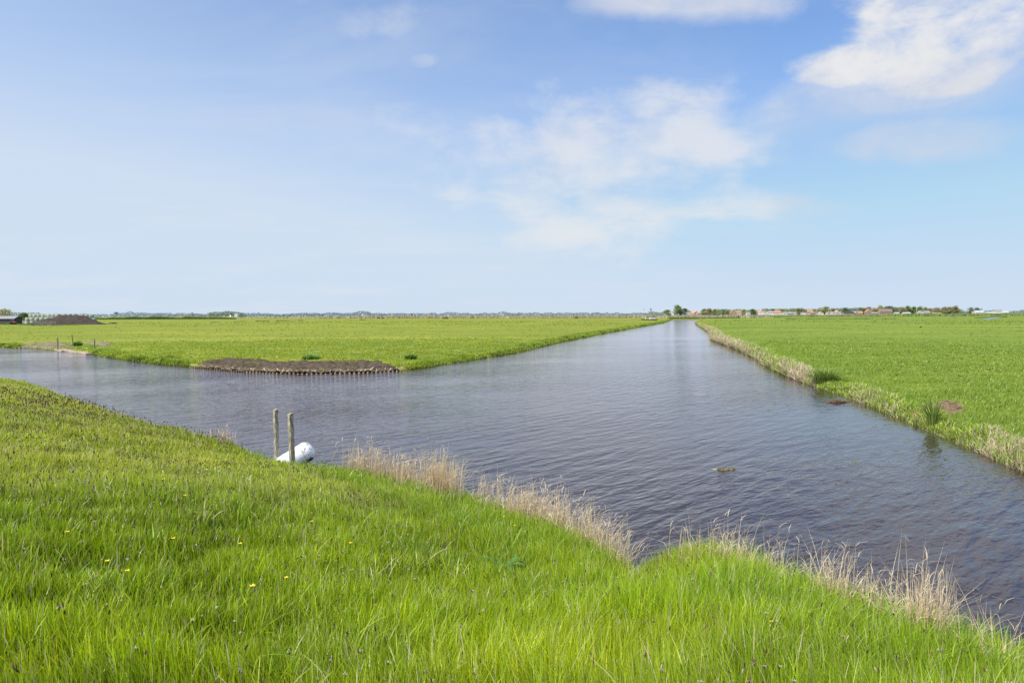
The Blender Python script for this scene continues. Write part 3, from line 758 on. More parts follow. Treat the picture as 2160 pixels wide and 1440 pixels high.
def meadow_specks():
    x, y, r = scatter(45, 420, lambda r: 26 * (45 / r) ** 1.35, -42, 42)
    e = edge(x, y); k = (e > 2) & ~side(x, y) & (rng.random(len(x)) < .004 + .16 * np.clip(fbm(x * .05, y * .03, 700, 3) - .35, 0, 1)); x, y, r = x[k], y[k], r[k]; n = len(x)
    c = lerp((.16, .22, .025), (.26, .32, .04), rng.random(n))
    v, f, c_ = blades(np.stack([x, y, terrain(x, y) - .02], 1), rng.uniform(.07, .20, n) * np.maximum(1, r / 150), rng.uniform(.08, .28, n) * np.maximum(1, r / 160), rng.uniform(.3, 1.5, n), rng.uniform(0, 6.28, n), rng.uniform(-.8, .8, n), c * .6, c, 2)
    tag(link('pasture_tufts', mesh_np('pasture_tufts', v, f, c_), M['grass']), 'scattered darker grass tufts dotted over the flat meadows', 'grass', kind='stuff'); print('specks', n)
meadow_specks()
def white_specks(name, spots, n, label, cat):
    P = []
    for px, py, sx, sy in spots:
        for _ in range(n):
            X, Y = G(px + random.gauss(0, sx), py + random.gauss(0, sy), .5); P.append((X, Y))
    P = np.array(P); m = len(P); x, y = P.T; c = np.tile([[.8, .8, .74]], (m, 1)) * jit(m, .1)
    v, f, c_ = blades(np.stack([x, y, terrain(x, y) + .09], 1), rng.uniform(.03, .06, m), rng.uniform(.04, .09, m), rng.uniform(.5, 1.5, m), rng.uniform(0, 6.28, m), rng.uniform(0, 6.28, m), c, c, 2)
    tag(link(name, mesh_np(name, v, f, c_), M['straw']), label, cat, kind='stuff')
white_specks('white_flowers', [(640, 745, 20, 1.0), (672, 743, 8, .6), (755, 744, 14, .8)], 26, 'thin scatter of tiny white flowers behind the dug soil', 'flowers')
white_specks('feathers_and_sheen', [(1998, 767, 8, .8), (1688, 716, 8, .6)], 14, 'few white feathers and a painted pale sheen on the right meadow', 'feathers')  # feathers at the first spot, a pale sheen painted as specks at the second
def row_blades(name, lines, label, cat, h, w, ca, cb, per_m, spread=1.0, base=.45, mat='straw', z=.45, lean=.3, gap=0.0):
    parts = []
    for (p0, p1) in lines:
        a = np.array(p0); b = np.array(p1); L = np.hypot(*(b - a)); n = int(L * per_m); t = rng.random(n)
        if gap: t = t[vn(t * L * .15, t * 0, int(L)) > gap]; n = len(t)
        q = a + (b - a) * t[:, None] + rng.normal(0, spread, (n, 2))
        P = np.stack([q[:, 0], q[:, 1], np.full(n, z - .15)], 1)
        H = rng.uniform(h[0], h[1], n) * (.6 + .8 * vn(q[:, 0] * .12, q[:, 1] * .12, 501)); c = lerp(ca, cb, rng.random(n)) * jit(n, .12)
        parts.append(blades(P, H, np.full(n, w) * rng.uniform(.6, 1.4, n), np.abs(rng.normal(0, lean, n)), rng.uniform(0, 6.28, n), rng.uniform(-.6, .6, n), c * base, c, 2))
    v, f, c = merge(parts)
    tag(link(name, mesh_np(name, v, f, c), M[mat]), label, cat, kind='stuff')
row_blades('reed_bed', [(at(690, 760), at(1310, 700)), (at(1300, 690), at(1570, 660)), (at(1300, 710), at(1600, 680)), (at(700, 820), at(1300, 800))], 'long low band of pale tan reeds along the far edge of the meadows', 'reeds', (2.0, 3.3), 1.2, (.52, .43, .33), (.42, .36, .24), 14, 7, .8)
row_blades('reed_bed', [(at(560, 1000), at(1300, 1000)), (at(480, 900), at(720, 870))], 'thin distant pinkish reed band behind the left meadow', 'reeds', (1.0, 2.4), 1.6, (.50, .42, .38), (.45, .40, .30), 6, 9, .9)
row_blades('sedge_hedge', [(at(200, 700), at(494, 700)), (at(200, 706), at(492, 706))], 'low dark green sedge hedge behind the left meadow', 'hedge', (1.9, 2.7), .8, (.11, .16, .06), (.15, .20, .07), 30, 1.2, .6)
row_blades('flower_field', [(at(300, 840), at(490, 840)), (at(300, 830), at(490, 830))], 'thin yellow crop line behind the dark sedge hedge', 'crop', (2.4, 3.2), 1.2, (.55, .55, .15), (.5, .5, .2), 10, 2, .9)
row_blades('ditch_sedge', [(G(445, 680.5, .4), G(520, 678.5, .4)), (G(520, 678.5, .4), G(640, 676.5, .4)), (G(730, 675, .4), G(770, 675, .4)), (G(1300, 680, .4), G(1300, 680, .4))], 'dark broken ditch line crossing the left meadow', 'ditch', (.3, .7), .35, (.05, .09, .03), (.10, .15, .04), 16, .5, .6, gap=.35)
row_blades('ditch_sedge', [(G(1655, 673.2, .4), G(1835, 672.8, .4)), (G(1480, 671.5, .4), G(1660, 669.5, .4)), (G(1560, 668.5, .4), G(1860, 668, .4)), (G(1862, 673, .4), G(1890, 672.7, .4)), (G(2060, 671, .4), G(2120, 669, .4))], 'dark ditch line of sedge across the right meadow before the village', 'ditch', (.3, .85), .7, (.07, .10, .04), (.13, .15, .06), 9, 1.5, .6, gap=.25)
row_blades('rough_pasture', [(at(1570, 900), at(1880, 900)), (at(1570, 1000), at(1880, 1000))], 'olive rough pasture band at the foot of the village', 'pasture', (1.8, 3.0), 1.4, (.26, .30, .12), (.36, .38, .18), 12, 10, .8, 'farleaf')
row_blades('rough_pasture', [(at(1880, 930), at(2200, 930)), (at(1880, 960), at(2200, 960))], 'taller rough pasture band at the right end of the village', 'pasture', (2.8, 3.9), 1.6, (.24, .30, .10), (.34, .38, .15), 22, 8, .8, 'farleaf')
row_blades('canal_end_reeds', [(G(1415, 672.8, .4), G(1482, 672.8, .4)), (G(1415, 671.8, .4), G(1560, 671.2, .4))], 'dark green reed edge closing the far end of the canal', 'reeds', (.5, 1.3), .6, (.08, .12, .04), (.15, .21, .06), 16, 1.0, .55)

# ------------------------------------------------------------------ bare soil, stakes, slabs
def patch(name, outline, label, kind, mat, amp=.12, res=.16, lift=.03, cat=None, seed=1):
    P = np.array(outline); x0, y0 = P.min(0) - .2; x1, y1 = P.max(0) + .2
    xs = np.arange(x0, x1, res); ys = np.arange(y0, y1, res); X, Y = np.meshgrid(xs, ys)
    x, y = X.ravel(), Y.ravel(); ins = inside(x, y, P); d = seg_dist(x, y, P, True); s = np.where(ins, d, -d) + (fbm(x * 1.5, y * 1.5, seed, 3) - .5) * .9
    zz = terrain(x, y)
    Z = np.maximum(zz, .06) + lift + amp * (fbm(x * 2.3, y * 2.3, seed + 3, 4) - .35) + amp * .8 * np.maximum(0, vn(x * 4.1, y * 4.1, seed + 9) - .6)
    Z = np.where(s < 0, zz - .15, Z)
    nx = len(xs); ny = len(ys); i = np.arange(ny - 1)[:, None] * nx; j = np.arange(nx - 1)[None]
    q = np.stack([i + j, i + j + 1, i + nx + j + 1, i + nx + j], -1).reshape(-1, 4)
    keep = (s[q] > -res * 1.5).any(1) & (edge(x, y)[q] > -0.45).all(1)
    me = mesh_np(name, np.stack([x, y, Z], 1), q[keep], None, False)
    o = link(name, me, mat); 
    if kind: o['kind'] = kind
    return tag(o, label, cat)
soil_top = [(395, 768), (440, 759), (485, 756), (540, 760), (610, 764), (700, 764), (790, 762), (845, 770), (866, 777)]
soil_bot = [(860, 783), (760, 789), (640, 791), (520, 787), (392, 776)]
patch('bare_soil', [G(a, b, .4) for a, b in soil_top] + [G(a, b, 0.0) for a, b in soil_bot], 'dug over dark brown soil at the tip of the peninsula', 'stuff', M['soil'], .24, .09, .02, 'soil', 1)
patch('bare_soil', [G(a, b, .4) for a, b in [(42, 728), (60, 724), (120, 723), (150, 728), (160, 732)]] + [G(a, b, 0) for a, b in [(150, 740), (100, 737), (45, 733)]], 'cracked grey soil behind the stakes at the far left bank', 'stuff', M['soil2'] if 'soil2' in M else principled('pale_soil', (.30, .24, .18), .95, rgb2=(.10, .08, .06), scale=1.2, bump=.05), .12, .2, .04, 'soil', 5)
patch('bare_soil', [G(a, b, .4) for a, b in [(172, 724), (200, 722), (230, 724), (232, 730), (212, 733), (205, 728)]], 'small worn brown soil patch beside the right fence post', 'stuff', principled('worn_soil', (.33, .27, .18), .95, rgb2=(.14, .12, .07), scale=1.2, bump=.05), .08, .2, .04, 'soil', 6)
# weeds on the soil
def tufts(name, spots, label, h, w, ca, cb, n, rad, cat='weeds', z=None, mat='grass', lean=.6):
    parts = []
    for (px, py, s) in spots:
        x0, y0 = G(px, py, .38)
        m = int(n * s); a = rng.uniform(0, 6.28, m); rr = rad * s * np.sqrt(rng.random(m)); x = x0 + rr * np.cos(a) * 1.6; y = y0 + rr * np.sin(a)
        P = np.stack([x, y, terrain(x, y) + .2], 1); c = lerp(ca, cb, rng.random(m)) * jit(m, .2)
        parts.append(blades(P, rng.uniform(h[0], h[1], m) * (1 - .5 * rr / (rad * s)), np.full(m, w), np.abs(rng.normal(lean, .3, m)), a, rng.uniform(0, 6.28, m), c * .45, c, 3))
    v, f, c = merge(parts)
    return tag(link(name, mesh_np(name, v, f, c), M[mat]), label, cat, kind='stuff')
tufts('soil_weeds', [(455, 763, .7), (530, 770, 1), (610, 780, .8), (670, 780, 1.1), (735, 769, .9), (505, 762, .5), (430, 768, .7), (700, 778, .8), (560, 778, .7), (790, 777, .5), (480, 775, .6)], 'yellow green weed tufts sprouting on the dug soil', (.12, .3), .05, (.26, .30, .06), (.46, .44, .14), 110, .42)
def shrub(px, py, w, h, label, ca=(.06, .12, .03), cb=(.14, .22, .05), n=900, z=None, name='bush', leaf=.11):
    ca = tuple(q * 1.9 for q in ca); cb = tuple(q * 2.1 for q in cb)
    X, Y = G(px, py, .4); Z = float(terrain(np.array([X]), np.array([Y]))[0])
    t = empty(name, (X, Y, Z), 0, label, 'bush')
    a = rng.uniform(0, 6.28, n); u = rng.random(n) ** .4; el = np.arcsin(rng.random(n))
    lump = 0.5 + .9 * vn(a * 2.2, el * 3, 3)
    x = np.cos(a) * np.cos(el) * u * w / 2 * lump; y = np.sin(a) * np.cos(el) * u * w / 2 * lump; zz = np.sin(el) * u * h * lump
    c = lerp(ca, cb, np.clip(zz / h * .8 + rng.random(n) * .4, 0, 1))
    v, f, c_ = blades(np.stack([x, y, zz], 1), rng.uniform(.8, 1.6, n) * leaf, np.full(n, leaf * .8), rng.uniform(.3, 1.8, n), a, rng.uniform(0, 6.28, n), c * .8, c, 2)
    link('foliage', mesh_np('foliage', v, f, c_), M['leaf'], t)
    m = MB()
    for k in range(5):
        a_ = k * 1.3; m.tube([(0, 0, -.05), (math.cos(a_) * w * .12, math.sin(a_) * w * .12, h * .35), (math.cos(a_) * w * .28, math.sin(a_) * w * .28, h * .7)], [.02 * h, .014 * h, .006 * h], 5)
    m.build('stem', M['bark'], t)
shrub(866, 757, 1.1, .46, 'round dark green bush at the right end of the dug soil', n=1500)
shrub(655, 760, 1.5, .33, 'low spreading green nettle patch behind the dug soil', (.07, .14, .04), (.16, .25, .06), 1300)
shrub(164, 729, 1.1, .5, 'dark low bush between the fence posts on the far left bank', (.04, .09, .02), (.10, .17, .04), 1000, leaf=.12)
shrub(160, 737, .8, .3, 'small green weed clump in front of the pale slabs', (.08, .15, .03), (.18, .28, .05), 400)

def edge_stalks():
    n = 240; px = rng.uniform(402, 856, n); py = np.interp(px, [400, 520, 640, 760, 860], [773, 782, 786, 784, 778]) + rng.normal(0, 1.2, n)
    q = np.array([G(a, b, .15) for a, b in zip(px, py)]); c = lerp((.72, .62, .42), (.42, .34, .2), rng.random(n))
    v, f, c_ = blades(np.stack([q[:, 0], q[:, 1], np.maximum(terrain(q[:, 0], q[:, 1]), .1) + .12], 1), rng.uniform(.08, .3, n), rng.uniform(.05, .09, n), rng.uniform(1, 3.5, n), rng.uniform(0, 6.28, n), rng.uniform(0, 6.28, n), c, c, 2)
    tag(link('dead_stalks', mesh_np('dead_stalks', v, f, c_), M['straw']), 'pale dead stalks strewn along the staked edge of the dug soil', 'stalks', kind='stuff')
edge_stalks()
def revetment(pxline, n, label, w, h):
    pts = [np.array(G(a, b, 0.0)) for a, b in pxline]
    L = [0]; 
    for a, b in zip(pts[:-1], pts[1:]): L.append(L[-1] + np.hypot(*(b - a)))
    c = pts[len(pts) // 2]; t = empty('stake_revetment', (c[0], c[1], 0), 0, label, 'revetment')
    sm_ = None; P = []
    for i in range(n):
        s = L[-1] * (i + .5) / n; k = max(j for j in range(len(L) - 1) if L[j] <= s); u = (s - L[k]) / (L[k + 1] - L[k]); q = pts[k] * (1 - u) + pts[k + 1] * u - c
        # stand just in front of the bank
        P.append(q)
        hh = h * random.uniform(.7, 1.2)
        if sm_ is None or i % 7 == 0:
            m = MB(); r = w / 2; m.tube([(0, 0, -.5), (0, 0, 0), (.004, 0, h * .9), (.005, 0, h)], [r, r, r * .95, r * .75], 8); sm_ = m.build('stake', M['stake'], t); o = sm_
        else:
            o = sm_.copy(); COL.objects.link(o)
        o.location = (q[0], q[1] - .05, random.uniform(-.03, .03)); o.rotation_euler = (random.uniform(-.12, .06), random.uniform(-.12, .12), random.uniform(0, 3)); o.scale = (1, 1, hh / h)
    m = MB()
    for a, b in zip(P[:-1], P[1:]):
        d = (b - a); l_ = np.hypot(*d); cc = (a + b) / 2; m.box((cc[0], cc[1] + .05, -.1), (l_ * 1.02, .04, .24), math.atan2(d[1], d[0]))
    m.build('backing_board', M['hull'], t)
revetment([(400, 775), (460, 780), (520, 785), (580, 788), (640, 789), (700, 788.5), (760, 787), (850, 782)], 62, 'row of short wooden stakes edging the dug soil on the peninsula', .14, .09)
revetment([(42, 733.5), (80, 736), (118, 739)], 20, 'short row of dark stakes edging the far left bank', .14, .12)

def slab(pxs, pxe, h, w, label):
    a = np.array(G(*pxs, 0.12)); b = np.array(G(*pxe, 0.12)); d = b - a; L = np.hypot(*d); c = (a + b) / 2
    m = MB(); K = 5; Pv = []
    m.box((0, 0, 0), (L * .98, w, h)); o = m.build('concrete_slab', M['slab'], None, bevel=h * .22)
    o.location = (c[0], c[1], h * .32); o.rotation_euler = (random.uniform(-.06, .06), random.uniform(-.04, .04), math.atan2(d[1], d[0])); tag(o, label, 'slab')
slab((118, 737), (133, 739), .18, .4, 'short sandy slab at the waterline nearest the dark stakes')
slab((134, 738), (167, 742), .20, .5, 'long sandy slab at the waterline between the others')
slab((168, 742), (187, 745.5), .22, .5, 'orange tinted sandy slab at the waterline nearest the green bank')
slab((137, 733), (160, 734.5), .38, 1.2, 'broad pale flat slab lying behind the waterline slabs')
slab((168, 736), (196, 738), .40, .7, 'narrow pale slab at the foot of the right fence post')

def fence_post(px, pyb, pyt, label, w=.10, group=None, mat='wood'):
    X, Y = G(px, pyb, .45); a, yy, zz = ray(px, pyt); top = CAMZ + zz / yy * Y; Z = float(max(terrain(np.array([X]), np.array([Y]))[0], .1)) - .1
    m = MB(); H = top - Z; m.tube([(0, 0, 0), (.01, 0, H * .5), (0, 0, H * .97), (0, 0, H)], [w / 2, w / 2, w / 2 * .95, w / 2 * .7], 10)
    o = m.build('fence_post', M[mat], None, sm=False); o.location = (X, Y, Z); o.rotation_euler = (0, random.uniform(-.03, .03), 0); return tag(o, label, 'fence post', group)
fence_post(122, 732, 712, 'left fence post beside the stakes on the far left bank', .13)
fence_post(154, 727, 705, 'tallest middle fence post, leaning, beside the dark low bush', .11).rotation_euler = (0, -.07, 0)
fence_post(199.5, 737, 715, 'right fence post above the pale slabs', .13)

# ------------------------------------------------------------------ right bank details
m_lit = principled('reed_litter', (.30, .20, .12), .95, rgb2=(.09, .055, .035), scale=9, bump=.05)
patch('litter', [G(a, b, .5) for a, b in [(1925, 858), (1945, 846), (1990, 839), (2034, 844), (2030, 857), (1990, 868), (1950, 868)]], 'patch of brown dead reed litter on the right meadow', 'stuff', m_lit, .22, .05, .02, 'litter', 12)
def litter_bits():
    n = 500; P0 = np.array([G(a, b, .5) for a, b in [(1925, 858), (1945, 846), (1990, 839), (2034, 844), (2030, 857), (1990, 868), (1950, 868)]])
    x = rng.uniform(P0[:, 0].min(), P0[:, 0].max(), n); y = rng.uniform(P0[:, 1].min(), P0[:, 1].max(), n); k = inside(x, y, P0); x, y = x[k], y[k]; n = len(x)
    c = lerp((.55, .42, .28), (.22, .13, .08), rng.random(n))
    v, f, c_ = blades(np.stack([x, y, terrain(x, y) + .09], 1), rng.uniform(.03, .08, n), rng.uniform(.015, .04, n), rng.uniform(2, 5, n), rng.uniform(0, 6.28, n), rng.uniform(0, 6.28, n), c, c, 2)
    tag(link('litter_stalks', mesh_np('litter_stalks', v, f, c_), M['straw']), 'loose broken stalks on the brown litter patch', 'stalks', kind='stuff')
litter_bits()
def iris(px, py, n, H, label, spread=.5, rad=.16):
    X, Y = G(px, py, .2); Z = float(max(terrain(np.array([X]), np.array([Y]))[0], 0))
    t = empty('iris_clump', (X, Y, Z), 0, label, 'plant')
    a = rng.uniform(0, 6.28, n); rr = rng.uniform(0, rad, n); c = lerp((.14, .23, .05), (.30, .40, .09), rng.random(n))
    v, f, c_ = blades(np.stack([rr * np.cos(a), rr * np.sin(a), rr * 0 - .05], 1), rng.uniform(.6, 1.1, n) * H, rng.uniform(.03, .06, n), rng.uniform(.1, spread * 2, n), a, a + 1.57, c * .6, c, 5)
    link('leaves', mesh_np('leaves', v, f, c_), M['leaf'], t)
iris(1742, 808, 420, 1.0, 'tall dark green sedge clump among the right bank reeds', .6, .6)
iris(1968, 893, 70, 1.15, 'spiky dark green iris clump on the right bank below the litter', .45)
def floater(px, py, label, kind_):
    X, Y = G(px, py, 0)
    if kind_ == 'stone':
        t = empty('floating_clump', (X, Y, 0), 0, label, 'debris')
        for nm, (dx, dy, s, mt) in zip(('root_mass', 'root_mass', 'bark_piece'), ((0, 0, .20, 'stone'), (.22, .05, .16, 'stone'), (-.2, .02, .12, 'slab'))):
            V = []; Fs = []; K = 12; R = 7
            for i in range(R + 1):
                for k in range(K):
                    ph = math.pi / 2 * i / R; th = 2 * math.pi * k / K; q = 1 + .35 * (vn(np.array([k * .9 + s * 50]), np.array([i * .8]), 4)[0] - .5)
                    V.append((dx + s * q * math.cos(th) * math.cos(ph), dy + s * .6 * q * math.sin(th) * math.cos(ph), -.05 + (s * .55) * q * math.sin(ph)))
            for i in range(R):
                for k in range(K): Fs.append((i * K + k, i * K + (k + 1) % K, (i + 1) * K + (k + 1) % K, (i + 1) * K + k))
            MB().add(V, Fs).build(nm, M[mt], t, sm=True)
    else:
        t = empty('floating_branch', (X, Y, 0), .1, label, 'debris'); m = MB()
        for k in range(26):
            a = random.uniform(-.5, .5) + (math.pi if k % 2 else 0); L = random.uniform(.1, .45); z = random.uniform(.0, .12); x0 = random.uniform(-.3, .35)
            m.tube([(x0, random.uniform(-.08, .08), z - .02), (x0 + L * .5 * math.cos(a), L * .3 * math.sin(a), z + random.uniform(0, .06)), (x0 + L * math.cos(a), L * .5 * math.sin(a), z * .6)], [.016, .012, .004], 5)
        m.build('twigs', M['twig'], t)
        m = MB(); m.tube([(-.5, 0, -.01), (0, .02, .05), (.35, 0, .03), (.85, .02, -.01)], [.02, .04, .03, .01], 7); m.build('branch', M['twig'], t)
floater(1526, 990, 'mossy pale clump breaking the surface in mid canal', 'stone')
floater(1762, 849, 'reddish brown twiggy debris floating by the right bank', 'twig')

# bird on the meadow
def skinned(name, joints, edges, radii, mat, parent=None):
    me = bpy.data.meshes.new(name); me.from_pydata(joints, edges, []); me.update()
    o = link(name, me, mat, parent); s = o.modifiers.new('s', 'SKIN')
    for v, r in zip(me.skin_vertices[0].data if me.skin_vertices else [], radii): v.radius = r if isinstance(r, tuple) else (r, r)
    o.modifiers.new('d', 'SUBSURF').levels = 1; o.modifiers['d'].render_levels = 1
    return o
def to_static(o):
    dg = bpy.context.evaluated_depsgraph_get(); me = bpy.data.meshes.new_from_object(o.evaluated_get(dg)); old = o.data; o.modifiers.clear(); o.data = me; return o
def animal(name, joints, edges, radii, mat):
    me = bpy.data.meshes.new(name); me.from_pydata(joints, edges, [])
    bm_ = None
    import bmesh
    bm = bmesh.new(); bm.from_mesh(me); ly = bm.verts.layers.skin.verify(); bm.verts.ensure_lookup_table()
    for v, r in zip(bm.verts, radii): v[ly].radius = (r, r); v[ly].use_root = (v.index == 0)
    bm.to_mesh(me); bm.free()
    o = link(name, me, mat); o.modifiers.new('s', 'SKIN'); d = o.modifiers.new('d', 'SUBSURF'); d.levels = 1; d.render_levels = 1
    bpy.context.view_layer.update()
    return to_static(o)
cowJ = [(0, 0, 1.05), (.75, 0, 1.08), (-.7, 0, 1.08), (1.1, 0, 1.2), (1.45, 0, .95), (1.6, 0, .75), (.7, .22, .8), (.72, .24, .4), (.72, .24, .02), (.7, -.22, .8), (.72, -.24, .4), (.72, -.24, .02), (-.68, .22, .8), (-.78, .24, .42), (-.72, .24, .02), (-.68, -.22, .8), (-.78, -.24, .42), (-.72, -.24, .02), (-.98, 0, 1.1), (-1.02, 0, .6)]
cowE = [(0, 1), (0, 2), (1, 3), (3, 4), (4, 5), (1, 6), (6, 7), (7, 8), (1, 9), (9, 10), (10, 11), (2, 12), (12, 13), (13, 14), (2, 15), (15, 16), (16, 17), (2, 18), (18, 19)]
cowR = [.4, .36, .36, .2, .14, .1, .13, .07, .06, .13, .07, .06, .16, .08, .06, .16, .08, .06, .05, .03]
cow = animal('cow', cowJ, cowE, cowR, M['cow'])
cows = [(936, 560, 0.1, 'dark grazing cow, left one of the close pair on the far meadow'), (942.5, 560, 3.0, 'dark grazing cow, right one of the close pair on the far meadow'), (1216, 560, .2, 'lone dark cow grazing on the far meadow near the canal'), (799, 640, 0, 'small dark cow left of the far metal hurdles'), (808, 640, 2.8, 'second small dark cow left of the far metal hurdles')]
for i, (px, d, rz, lb) in enumerate(cows):
    o = cow if i == 0 else dup(cow, (0, 0, 0)); X, Y = at(px, d); o.location = (X, Y, .42); o.rotation_euler = (0, 0, rz); o.scale = (1.15,) * 3
    tag(o, lb, 'cow')
birdJ = [(0, 0, .30), (.18, 0, .33), (-.18, 0, .28), (.26, 0, .45), (.33, 0, .52), (.40, 0, .50), (-.34, 0, .25), (.02, .05, .2), (.03, .05, .0), (.02, -.05, .2), (.03, -.05, 0)]
b_ = animal('goose', birdJ, [(0, 1), (0, 2), (1, 3), (3, 4), (4, 5), (2, 6), (0, 7), (7, 8), (0, 9), (9, 10)], [.14, .12, .11, .055, .05, .02, .03, .03, .012, .03, .012], M['cow'])
X, Y = G(1942, 692, .45); b_.location = (X, Y, .44); tag(b_, 'dark goose standing alone on the right meadow', 'bird')

# ------------------------------------------------------------------ trees
def make_tree(H, W, ca, cb, n=700, leaf=.55, trunk=.25, lumps=7, seed=1, low=.2, mat='farleaf', tall=1.0):
    r = np.random.default_rng(seed)
    # lumps of leaves on limbs
    cs = []
    for i in range(lumps):
        a = r.uniform(0, 6.28); u = i / (lumps - 1 + 1e-9); zz = H * (low + .22 + (.72 - low - .0) * u * .9); rad = W * .30 * math.sin(math.pi * min(.95, .25 + .7 * u)) 
        cs.append((rad * math.cos(a) * r.uniform(.5, 1.2), rad * math.sin(a) * r.uniform(.5, 1.2), zz, W * r.uniform(.20, .30)))
    cs.append((0, 0, H * .82, W * .2))
    C = np.array(cs); k = r.integers(0, len(C), n); d = r.normal(0, 1, (n, 3)); d /= np.linalg.norm(d, axis=1)[:, None]; u = r.random(n)[:, None] ** .45
    hz = H * (1 - low) / len(C) * 1.1 + W * .1
    P = C[k, :3] + d * u * np.stack([C[k, 3], C[k, 3], np.minimum(C[k, 3], hz) * 1.0], 1)
    P[:, 2] = np.clip(P[:, 2], H * low * .6, H * .99)
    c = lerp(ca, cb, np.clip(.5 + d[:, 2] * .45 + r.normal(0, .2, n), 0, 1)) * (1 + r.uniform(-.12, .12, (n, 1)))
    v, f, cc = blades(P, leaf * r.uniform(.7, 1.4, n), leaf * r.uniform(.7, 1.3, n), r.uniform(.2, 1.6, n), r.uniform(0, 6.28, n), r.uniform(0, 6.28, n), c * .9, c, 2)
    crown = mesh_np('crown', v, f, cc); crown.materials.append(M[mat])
    m = MB(); m.tube([(0, 0, -.3), (.02 * H, 0, H * .3), (0, 0, H * .62), (0, .01 * H, H * .85)], [trunk, trunk * .7, trunk * .4, trunk * .12], 7)
    for q in cs[:5]: m.tube([(0, 0, H * (low + .08)), (q[0] * .5, q[1] * .5, q[2] * .8), q[:3]], [trunk * .4, trunk * .25, trunk * .08], 5)
    me = bpy.data.meshes.new('trunk'); me.from_pydata(m.v, [], m.f); me.materials.append(M['bark'])
    return crown, me
GREENS = {  # far foliage colours, with the distance haze mixed into them
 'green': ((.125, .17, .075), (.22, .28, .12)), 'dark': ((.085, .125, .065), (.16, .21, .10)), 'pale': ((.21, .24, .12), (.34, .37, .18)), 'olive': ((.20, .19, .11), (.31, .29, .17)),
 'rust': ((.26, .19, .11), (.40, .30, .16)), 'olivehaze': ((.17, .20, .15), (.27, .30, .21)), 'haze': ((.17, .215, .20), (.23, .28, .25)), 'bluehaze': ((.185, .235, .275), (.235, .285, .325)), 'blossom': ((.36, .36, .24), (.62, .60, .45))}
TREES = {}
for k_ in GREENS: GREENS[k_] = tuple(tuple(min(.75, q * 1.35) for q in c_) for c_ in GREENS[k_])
def tree_mesh(kind, shape, v):
    key = (kind, shape, v)
    if key not in TREES:
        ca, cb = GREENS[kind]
        if shape == 'round': TREES[key] = make_tree(10, 9, ca, cb, 1100, .55, .28, 9, 10 + v, .10)
        elif shape == 'bush': TREES[key] = make_tree(10, 15, ca, cb, 1000, .8, .28, 9, 40 + v, .0)
        else: TREES[key] = make_tree(10, 6.2, ca, cb, 1100, .5, .25, 10, 70 + v, .10)
    return TREES[key]
def put_tree(px, dist, ptop, width_px, kind, shape, label, group=None, name='tree'):
    """crown top at photo height ptop, crown width in photo px"""
    dist = VD(dist); width_px *= 1.5
    X, Y = at(px, dist); H = (CAMZ + (HZ(px) - ptop) / F * dist) - .4; W = width_px / F * dist
    v = int(abs(px) * 7) % 4; cr, tk = tree_mesh(kind, shape, v)
    W0 = {'round': 9, 'bush': 15, 'tall': 6.2}[shape]
    t = empty(name, (X, Y, .35), (px * 1.7) % 6.28, label, 'tree', group, (W / W0 * 1.05, W / W0 * 1.05, H / 9.6))
    o = bpy.data.objects.new('crown', cr); COL.objects.link(o); o.parent = t
    o = bpy.data.objects.new('trunk', tk); COL.objects.link(o); o.parent = t
    return t
D = 850
